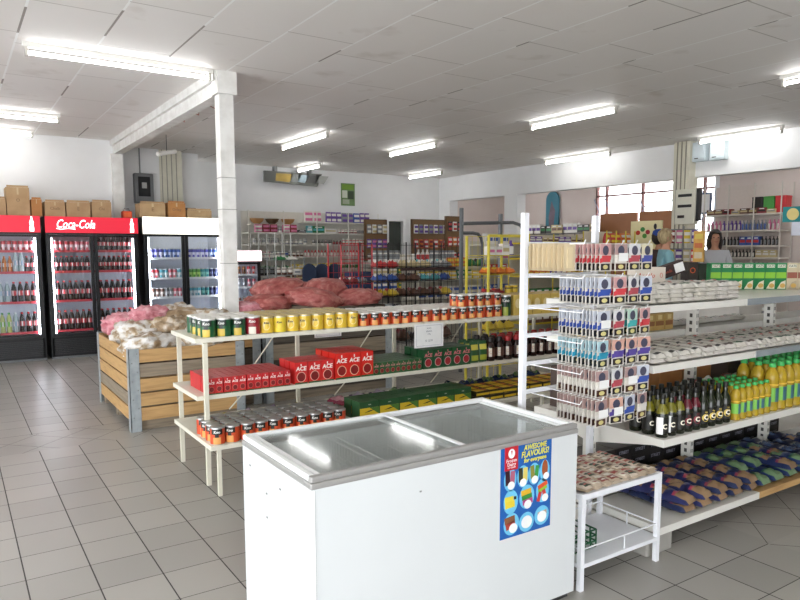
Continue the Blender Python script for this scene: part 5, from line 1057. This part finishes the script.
unit_x('tall cream shelf of bottles behind the dark-haired woman', 12.25, 8.02, 1.5, .4, [.4, .85, 1.25, 1.5, 1.72, 2.0, 2.3],
       [[('carton', 'e6e2da', '8c8f92', .12, .1, .2, 4)], [('bottle', 'd87aa0', 'e6e2da', .07, .07, .18, 8), ('bottle', 'e6e2da', '3a5aa8', .07, .07, .18, 4)], [('bottle', '8c8f92', 'e6e2da', .07, .07, .16, 5), ('bottle', 'e6e2da', 'd87aa0', .07, .07, .16, 6)],
        [('carton', 'c9b88a', 'e6e2da', .12, .1, .13, 3), ('bottle', '2b2422', 'e6e2da', .06, .06, .14, 9)], [('bottle', '2b2422', '8c8f92', .06, .06, .16, 10), ('carton', '3a5aa8', 'c83a3a', .12, .1, .16, 3)],
        [('bottle', 'd87aa0', 'e6e2da', .07, .07, .18, 4), ('bottle', '6a4a9a', 'e6e2da', .07, .07, .18, 5), ('bottle', '8c8f92', '3a5aa8', .06, .06, .18, 7)], [('carton', '6b4a3a', 'c9b88a', .16, .12, .1, 2), ('carton', '8a2a30', '2b2422', .16, .12, .1, 1), ('carton', 'c9b88a', '8c8f92', .16, .12, .07, 1)]], 'bottle shelf behind the woman', CRM, 2.85, mat('e0d4cc', .8))
rk, pp = unit('upper cream ledge of dark bottles below the ribbed ceiling edge', (12.24, 8.02, 0), -math.pi/2, .01, .01, [], CRM, top=.02) if False else (None, None)
a = atx(757, 213, 12.3)
for k, (c, lb) in enumerate((('24201f', 'black tub on the top of the bottle shelf'), ('4a9a44', 'green tub on the top of the bottle shelf, between the black and the red'), ('cf3238', 'red tub on the top of the bottle shelf'))):
    tag(bevel(link('tub', MB().box(-.1, .1, -.1, .1, 0, .3, mat(c, .4)).box(-.105, .105, -.105, .105, .27, .3, mat(c, .4)).mesh('tub'), None, (12.42, a.y+.02-k*.215, 2.301), 0), .02), lb, 'tub')
# pale cabinets on the header, electrical box on the pillar
for i, (p0, p1, y0, y1) in enumerate(((696.5, 709, 143.5, 161), (714, 728, 141.5, 159.5))):
    a = atx(p0, y0, 10.34); b_ = atx(p1, y1, 10.34); t = thing('wall_box', ['pale blue wall box on the header beside the ribbed pillar', 'pale blue wall box on the header, second from the pillar'][i], 'electric box', (10.349, a.y, b_.z), -math.pi/2)
    part('case', MB().box(0, a.y-b_.y, -.12, 0, 0, a.z-b_.z, mat('ccd8dc', .5)), t, bev=.008); part('cover', MB().box(.03, a.y-b_.y-.03, -.128, -.1205, .03, a.z-b_.z-.03, mat('d5e0e4', .45)), t); part('tag', MB().box(.05, .12, -.131, -.1285, .04, .055, DARK), t)
a = atx(677, 190, 10.1); b_ = atx(695, 224, 10.1); t = thing('distribution_board', 'cream electrical board with three breaker slots on the ribbed pillar', 'electric box', (10.184, a.y, b_.z), -math.pi/2); Wp, Hp = a.y-b_.y, a.z-b_.z
part('case', MB().box(0, Wp, -.12, 0, 0, Hp, mat('dedccb', .45)), t, bev=.008)
for k in range(3): part('breaker_slot', MB().box(Wp*.15, Wp*(.85 if k < 2 else .5), -.126, -.1205, Hp*(.78-.3*k), Hp*(.86-.3*k), BLACK), t)
part('side_channel', MB().box(Wp, Wp+.05, -.08, 0, .05, Hp, DARK), t)
t = thing('framed_notice', 'small blue-framed notice right of the electrical board', 'sign', (12.68, atx(696, 205, 12.6).y, atx(700, 214, 12.6).z), -math.pi/2)
part('frame', MB().box(0, .3, -.03, 0, 0, .42, mat('4a5a7c')), t); part('sheet', MB().box(.03, .27, -.033, -.0305, .03, .39, PAPER), t)

# checkout corner
CT = thing('checkout_counter', 'white checkout counter behind the right shelf unit', 'counter', (8.0, 4.7, 0))
part('body', MB().box(0, .5, 0, 2.6, 0, .98, mat('dcd8d0', .5)), CT); part('worktop', MB().box(-.04, .54, -.04, 2.64, .981, 1.02, mat('b9b4aa', .4)), CT)
tag(link('platform', MB().box(8.6, 10.15, 5.0, 7.4, 0, .2, mat('8a8378', .7)).mesh('platform')), 'low platform the cashiers stand on behind the counter', 'platform')
def board_at(px0, px1, y0, y1, X, m_, nm, lb, cat, th=.03):
    a = atx(px0, y0, X); b_ = atx(px1, y1, X); t = thing(nm, lb, cat, (X, a.y, 0), -math.pi/2); part('panel', MB().box(0, a.y-b_.y, 0, th, b_.z, a.z, m_), t); return t, a.y-b_.y, b_.z, a.z
t, Wn, za, zb_ = board_at(631, 661, 221.5, 249, 9.9, mat('ece4b4', .5), 'notice_board', 'cream yellow notice board with flowers left of the electrical board', 'board')
part('leg', MB().box(.02, .06, .0, .03, 0.2 if False else 0, za, mat('8a6a4a')).box(Wn-.06, Wn-.02, 0, .03, 0, za, mat('8a6a4a')), t)
for x, z, c in ((.15, .35, 'c8402c'), (.24, .42, '3a8a44'), (.34, .36, 'b8323a'), (.5, .3, '8a3a2c'), (.28, .28, '4f9a3c')): part('flower', MB().disc(x*Wn/.6, -.002, za+z*(zb_-za)/.6, .045, .04, mat(c), 12, .004), t)
part('mark', MB().disc(Wn*.8, -.002, zb_-.1, .03, .05, DARK, 12, .004), t)
t, Wn, za, zb_ = board_at(694, 703, 231, 262, 8.9, mat('e8b05a', .5, scale=14, var=.35), 'price_strip_board', 'narrow orange and yellow price board between the two women', 'sign')
part('stand', MB().tube([(Wn/2, .015, .02), (Wn/2, .015, za)], .02, GREY), t)
part('print', MB().box(.02, Wn-.02, -.002, -.0005, za+.05, za+.14, mat('e9d8b8')).box(.02, Wn-.02, -.002, -.0005, za+.2, za+.27, mat('d8784a')).box(.02, Wn-.02, -.002, -.0005, za+.33, za+.4, mat('ecd36a')), t)
# sweets hanging on a stand
t = thing('sweet_stand', 'stand of hanging sweet bags under the electrical board', 'display stand', (9.45, atx(683, 240, 9.45).y, 0), -R(56))
part('pole', MB().tube([(0, 0, .2), (0, 0, 2.0)], .015, GREY), t); part('base', MB().lathe([(.2, .2), (.2, .225)], GREY, 20), t); part('arms', MB().tube([(-.22, 0, 1.95), (.22, 0, 1.95)], .01, GREY).tube([(-.22, 0, 1.65), (.22, 0, 1.65)], .01, GREY), t)
SWC = ['8a2a30', 'd87aa0', 'e0c23a', '6a4a9a', 'c9b88a', 'c83a3a']
for k in range(4):
    for j in range(2):
        dx = -.165+k*.11; c_, s_ = math.cos(-R(56)), math.sin(-R(56)); c1 = SWC[(k+j*2) % 6]
        spawn([(None, good('bag', c1, 'e6e2da', .09, .04, .2))], 'sweet_bag', (9.45+dx*c_+.03*s_, t.location.y+dx*s_-.03*c_, 1.74-j*.3), -R(56), '%s sweet bag hanging on the sweet stand, %s row' % (CN_[c1], ('upper', 'lower')[j]), 'bag', '%s sweet bags, %s row' % (CN_[c1], ('upper', 'lower')[j]))
# teal sign on a stand at the right edge
a = atx(783, 207, 8.8); t = thing('teal_sign', 'teal sign with yellow round emblem over a white poster at the right edge', 'sign', (8.8, a.y, 0), -math.pi/2)
Zt = a.z; Z2 = atx(787, 222, 8.8).z; Z3 = atx(790, 234, 8.8).z
part('panel', MB().box(0, .9, 0, .04, Z2, Zt, mat('1f8a8c', .45)), t); part('emblem', MB().lathe([(.05, 0), (.075, 0), (.075, .005), (.05, .005)], mat('e8d48a'), 20), t).matrix_local = Matrix.Translation((.13, -.002, (Z2+Zt)/2)) @ Matrix.Rotation(math.pi/2, 4, 'X')
part('emblem_core', MB().disc(.13, -.002, (Z2+Zt)/2, .045, .045, DARK), t); part('poster', MB().box(.12, .85, 0.005, .035, Z3-.02, Z2-.002, mat('dfe2ee', .5)), t)
link('lettering', text_mesh('Hulett', .09, PAPER, at=(.36, -.002, (Z2+Zt)/2)), t) if False else link('lettering', text_mesh('ithala', .08, PAPER, at=(.33, -.002, (Z2+Zt)/2)), t)
part('stand', MB().box(.3, .34, .0, .04, 0, Z3-.021, GREY).box(.7, .74, 0, .04, 0, Z3-.021, GREY).box(.2, .84, -.1, .14, 0, .02, GREY), t)
a = atx(786, 238, 7.6); t = thing('till_screen', 'pale till screens on a post below the teal sign', 'screen', (8.15, a.y, 1.021), R(-75))
part('post', MB().tube([(.12, 0, 0), (.12, 0, .7)], .02, STEEL), t); part('screen', MB().box(-.05, .3, -.03, .0, .45, .72, mat('c4ccd4', .3)), t); part('glass', MB().box(-.03, .28, -.033, -.0305, .47, .7, mat('7f9fb8', .1)), t); part('base', MB().box(-.0, .24, -.1, .1, 0, .02, STEEL), t)

# ------------------------------------------------------------------ people
SKIN = mat('c9957a', .55, var=.04); SKIN2 = mat('b8866a', .55, var=.04)
def skinned(name, joints, edges, m, parent, lvl=2):
    me = bpy.data.meshes.new(name); me.from_pydata([j[:3] for j in joints], edges, []); me.materials.append(m)
    o = link(name, me, parent); sk = o.modifiers.new('skin', 'SKIN'); sk.use_smooth_shade = True
    L = me.skin_vertices[0].data
    for i, j in enumerate(joints): L[i].radius = (j[3], j[4] if len(j) > 4 else j[3])
    L[0].use_root = True
    ss = o.modifiers.new('sub', 'SUBSURF'); ss.levels = lvl; ss.render_levels = lvl; return o
def person(loc, rz, label, skin, hairc, topc, legc, armL, armR, hair='short', cap=None, turn=0):
    t = thing('person', label, 'person', loc, rz)
    J = [(0, 0, .95, .13, .1), (0, 0, 1.12, .12, .09), (0, 0, 1.32, .14, .1), (0, 0, 1.44, .06), (0, -.005, 1.5, .05), (0, -.015, 1.56, .07, .08), (0, -.015, 1.64, .075, .095), (0, -.01, 1.7, .05, .06)]
    E = [(0, 1), (1, 2), (2, 3), (3, 4), (4, 5), (5, 6), (6, 7)]
    def add(pts, root):
        p_ = root
        for q in pts: J.append(q); E.append((p_, len(J)-1)); p_ = len(J)-1
        return p_
    for sx, arm in ((-1, armL), (1, armR)):
        el, wr = Vector(arm[0]), Vector(arm[1]); d = (wr-el).normalized(); side = d.cross(Vector((0, 0, 1)))
        side = side.normalized() if side.length > .2 else Vector((1, 0, 0))
        h = add([(sx*.17, 0, 1.39, .055), (el.x, el.y, el.z, .043), (wr.x, wr.y, wr.z, .026), tuple(wr+d*.05)+(.032, .018)], 2)
        for k, ln_ in enumerate((.07, .085, .09, .075)):
            o_ = wr+d*.085+side*(.022*(k-1.5)/1.5); add([tuple(o_)+(.009,), tuple(o_+d*ln_*.5+Vector((0, 0, -.008)))+(.008,), tuple(o_+d*ln_+Vector((0, 0, -.03)))+(.007,)], h)
        o_ = wr+d*.03+side*(.035*-sx); add([tuple(o_)+(.01,), tuple(o_+d*.045-side*sx*.012)+(.008,)], h)
        add([(sx*.09, 0, .86, .085), (sx*.1, -.01, .5, .055), (sx*.1, .01, .1, .038), (sx*.1, -.05, .045, .038), (sx*.1, -.13, .03, .03)], 0)
    b = skinned('body', J, E, skin, t)
    tj = [(0, 0, .9, .17, .125), (0, 0, 1.1, .155, .115), (0, 0, 1.32, .175, .125), (0, 0, 1.43, .09, .08)]; te = [(0, 1), (1, 2), (2, 3)]
    for sx, arm in ((-1, armL), (1, armR)):
        el, wr = Vector(arm[0]), Vector(arm[1]); n = len(tj); m_ = el.lerp(wr, .8); tj += [(sx*.175, 0, 1.38, .075), (el.x, el.y, el.z, .06), (m_.x, m_.y, m_.z, .045)]; te += [(2, n), (n, n+1), (n+1, n+2)]
    skinned('jumper', tj, te, topc, t)
    skinned('trousers', [(0, 0, .93, .16, .12), (-.09, 0, .84, .105), (-.1, -.01, .5, .078), (-.1, .01, .1, .06), (.09, 0, .84, .105), (.1, -.01, .5, .078), (.1, .01, .1, .06)], [(0, 1), (1, 2), (2, 3), (0, 4), (4, 5), (5, 6)], legc, t)
    for sx in (-1, 1): part('shoe', MB().prism([(0, 0)]*0 or [(sx*.1-.045, 0), (sx*.1+.045, 0), (sx*.1+.045, .07), (sx*.1-.045, .07)], -.19, .07, DARK), t, bev=.02)
    ey = MB()
    for sx in (-1, 1):
        e = MB(); e.M = Matrix.Translation((sx*.032, -.092, 1.625)); e.lathe([(.002, -.009), (.009, -.004), (.011, 0), (.009, .004), (.002, .009)], mat('2a211c'), 10); part('eye', e, t, True)
        e = MB(); e.M = Matrix.Translation((sx*.082, .0, 1.61)); e.lathe([(.004, -.03), (.014, -.015), (.016, .01), (.006, .03)], skin, 10); part('ear', e, t, True)
    part('nose', MB().add([(0, -.125, 1.595), (-.014, -.098, 1.585), (.014, -.098, 1.585), (0, -.098, 1.632)], [(0, 1, 2), (0, 3, 1), (0, 2, 3), (1, 3, 2)], skin), t)
    part('mouth', MB().tube([(-.022, -.094, 1.562), (0, -.1, 1.557), (.022, -.094, 1.562)], .005, mat('9a4a44')), t)
    bm = bmesh.new(); bmesh.ops.create_icosphere(bm, subdivisions=4, radius=1)
    for v in bm.verts:
        n = v.co.normalized(); d = 1+.09*noise.noise(n*5+Vector((rz, 0, 0)))
        x, y, z = n.x*.1*d, n.y*.112*d+.012, 1.655+n.z*.105*d
        if n.y < -.1 and n.z < .35: x *= .9; y = max(y, -.055)
        if hair == 'long' and n.z < 0 and n.y > -.35: z -= .30*min(1, -n.z*1.4); x *= 1.15; y += .02
        elif hair == 'short' and n.z < 0: z -= .04*min(1, -n.z)
        v.co = (x, y, z)
    me = bpy.data.meshes.new('hair'); bm.to_mesh(me); bm.free(); me.materials.append(hairc); me.polygons.foreach_set('use_smooth', [True]*len(me.polygons)); link('hair', me, t)
    if cap:
        c = MB(); c.lathe([(.112, 1.67), (.115, 1.7), (.1, 1.75), (.06, 1.78), (.01, 1.785)], cap, 20); c.box(-.07, .07, -.2, -.09, 1.672, 1.682, cap); part('cap', c, t, True)
    return t
HB = ramp_mat('blonde_hair', [(.3, '8a7350'), (.7, 'c9b48a')], 12, .6, .6, stretch=(3, 3, .6)); HD2 = ramp_mat('dark_hair', [(.3, '17110f'), (.7, '2e221e')], 12, .5, .5, stretch=(3, 3, .6))
a = atx(666, 240, 8.85); person((8.85, a.y, .2), R(50), 'person with short blonde hair in a light blue jumper reaching out over the counter', SKIN, HB, mat('86b4bf', .8, scale=40), mat('3a4a6a', .8), ((-.24, -.05, 1.12), (-.2, -.3, 1.18)), ((.24, -.06, 1.12), (.12, -.38, 1.2)))
a = atx(715, 240, 9.9); person((9.9, a.y, .2), R(-48), 'smiling person with long dark hair in a pale grey top', SKIN2, HD2, mat('b9b9bd', .8, scale=40), mat('2a2a30', .8), ((-.24, -.05, 1.1), (-.18, -.3, 1.12)), ((.24, -.05, 1.1), (.2, -.25, 1.08)), hair='long')
a = atx(659, 240, 9.9); person((9.9, a.y, .2), R(60), 'person in a blue cap partly hidden behind the blonde one', SKIN2, HD2, mat('4a3a3c', .8), mat('2a2a30', .8), ((-.24, 0, 1.1), (-.2, -.1, .9)), ((.24, 0, 1.1), (.2, -.1, .9)), cap=mat('2c4a9a', .7))
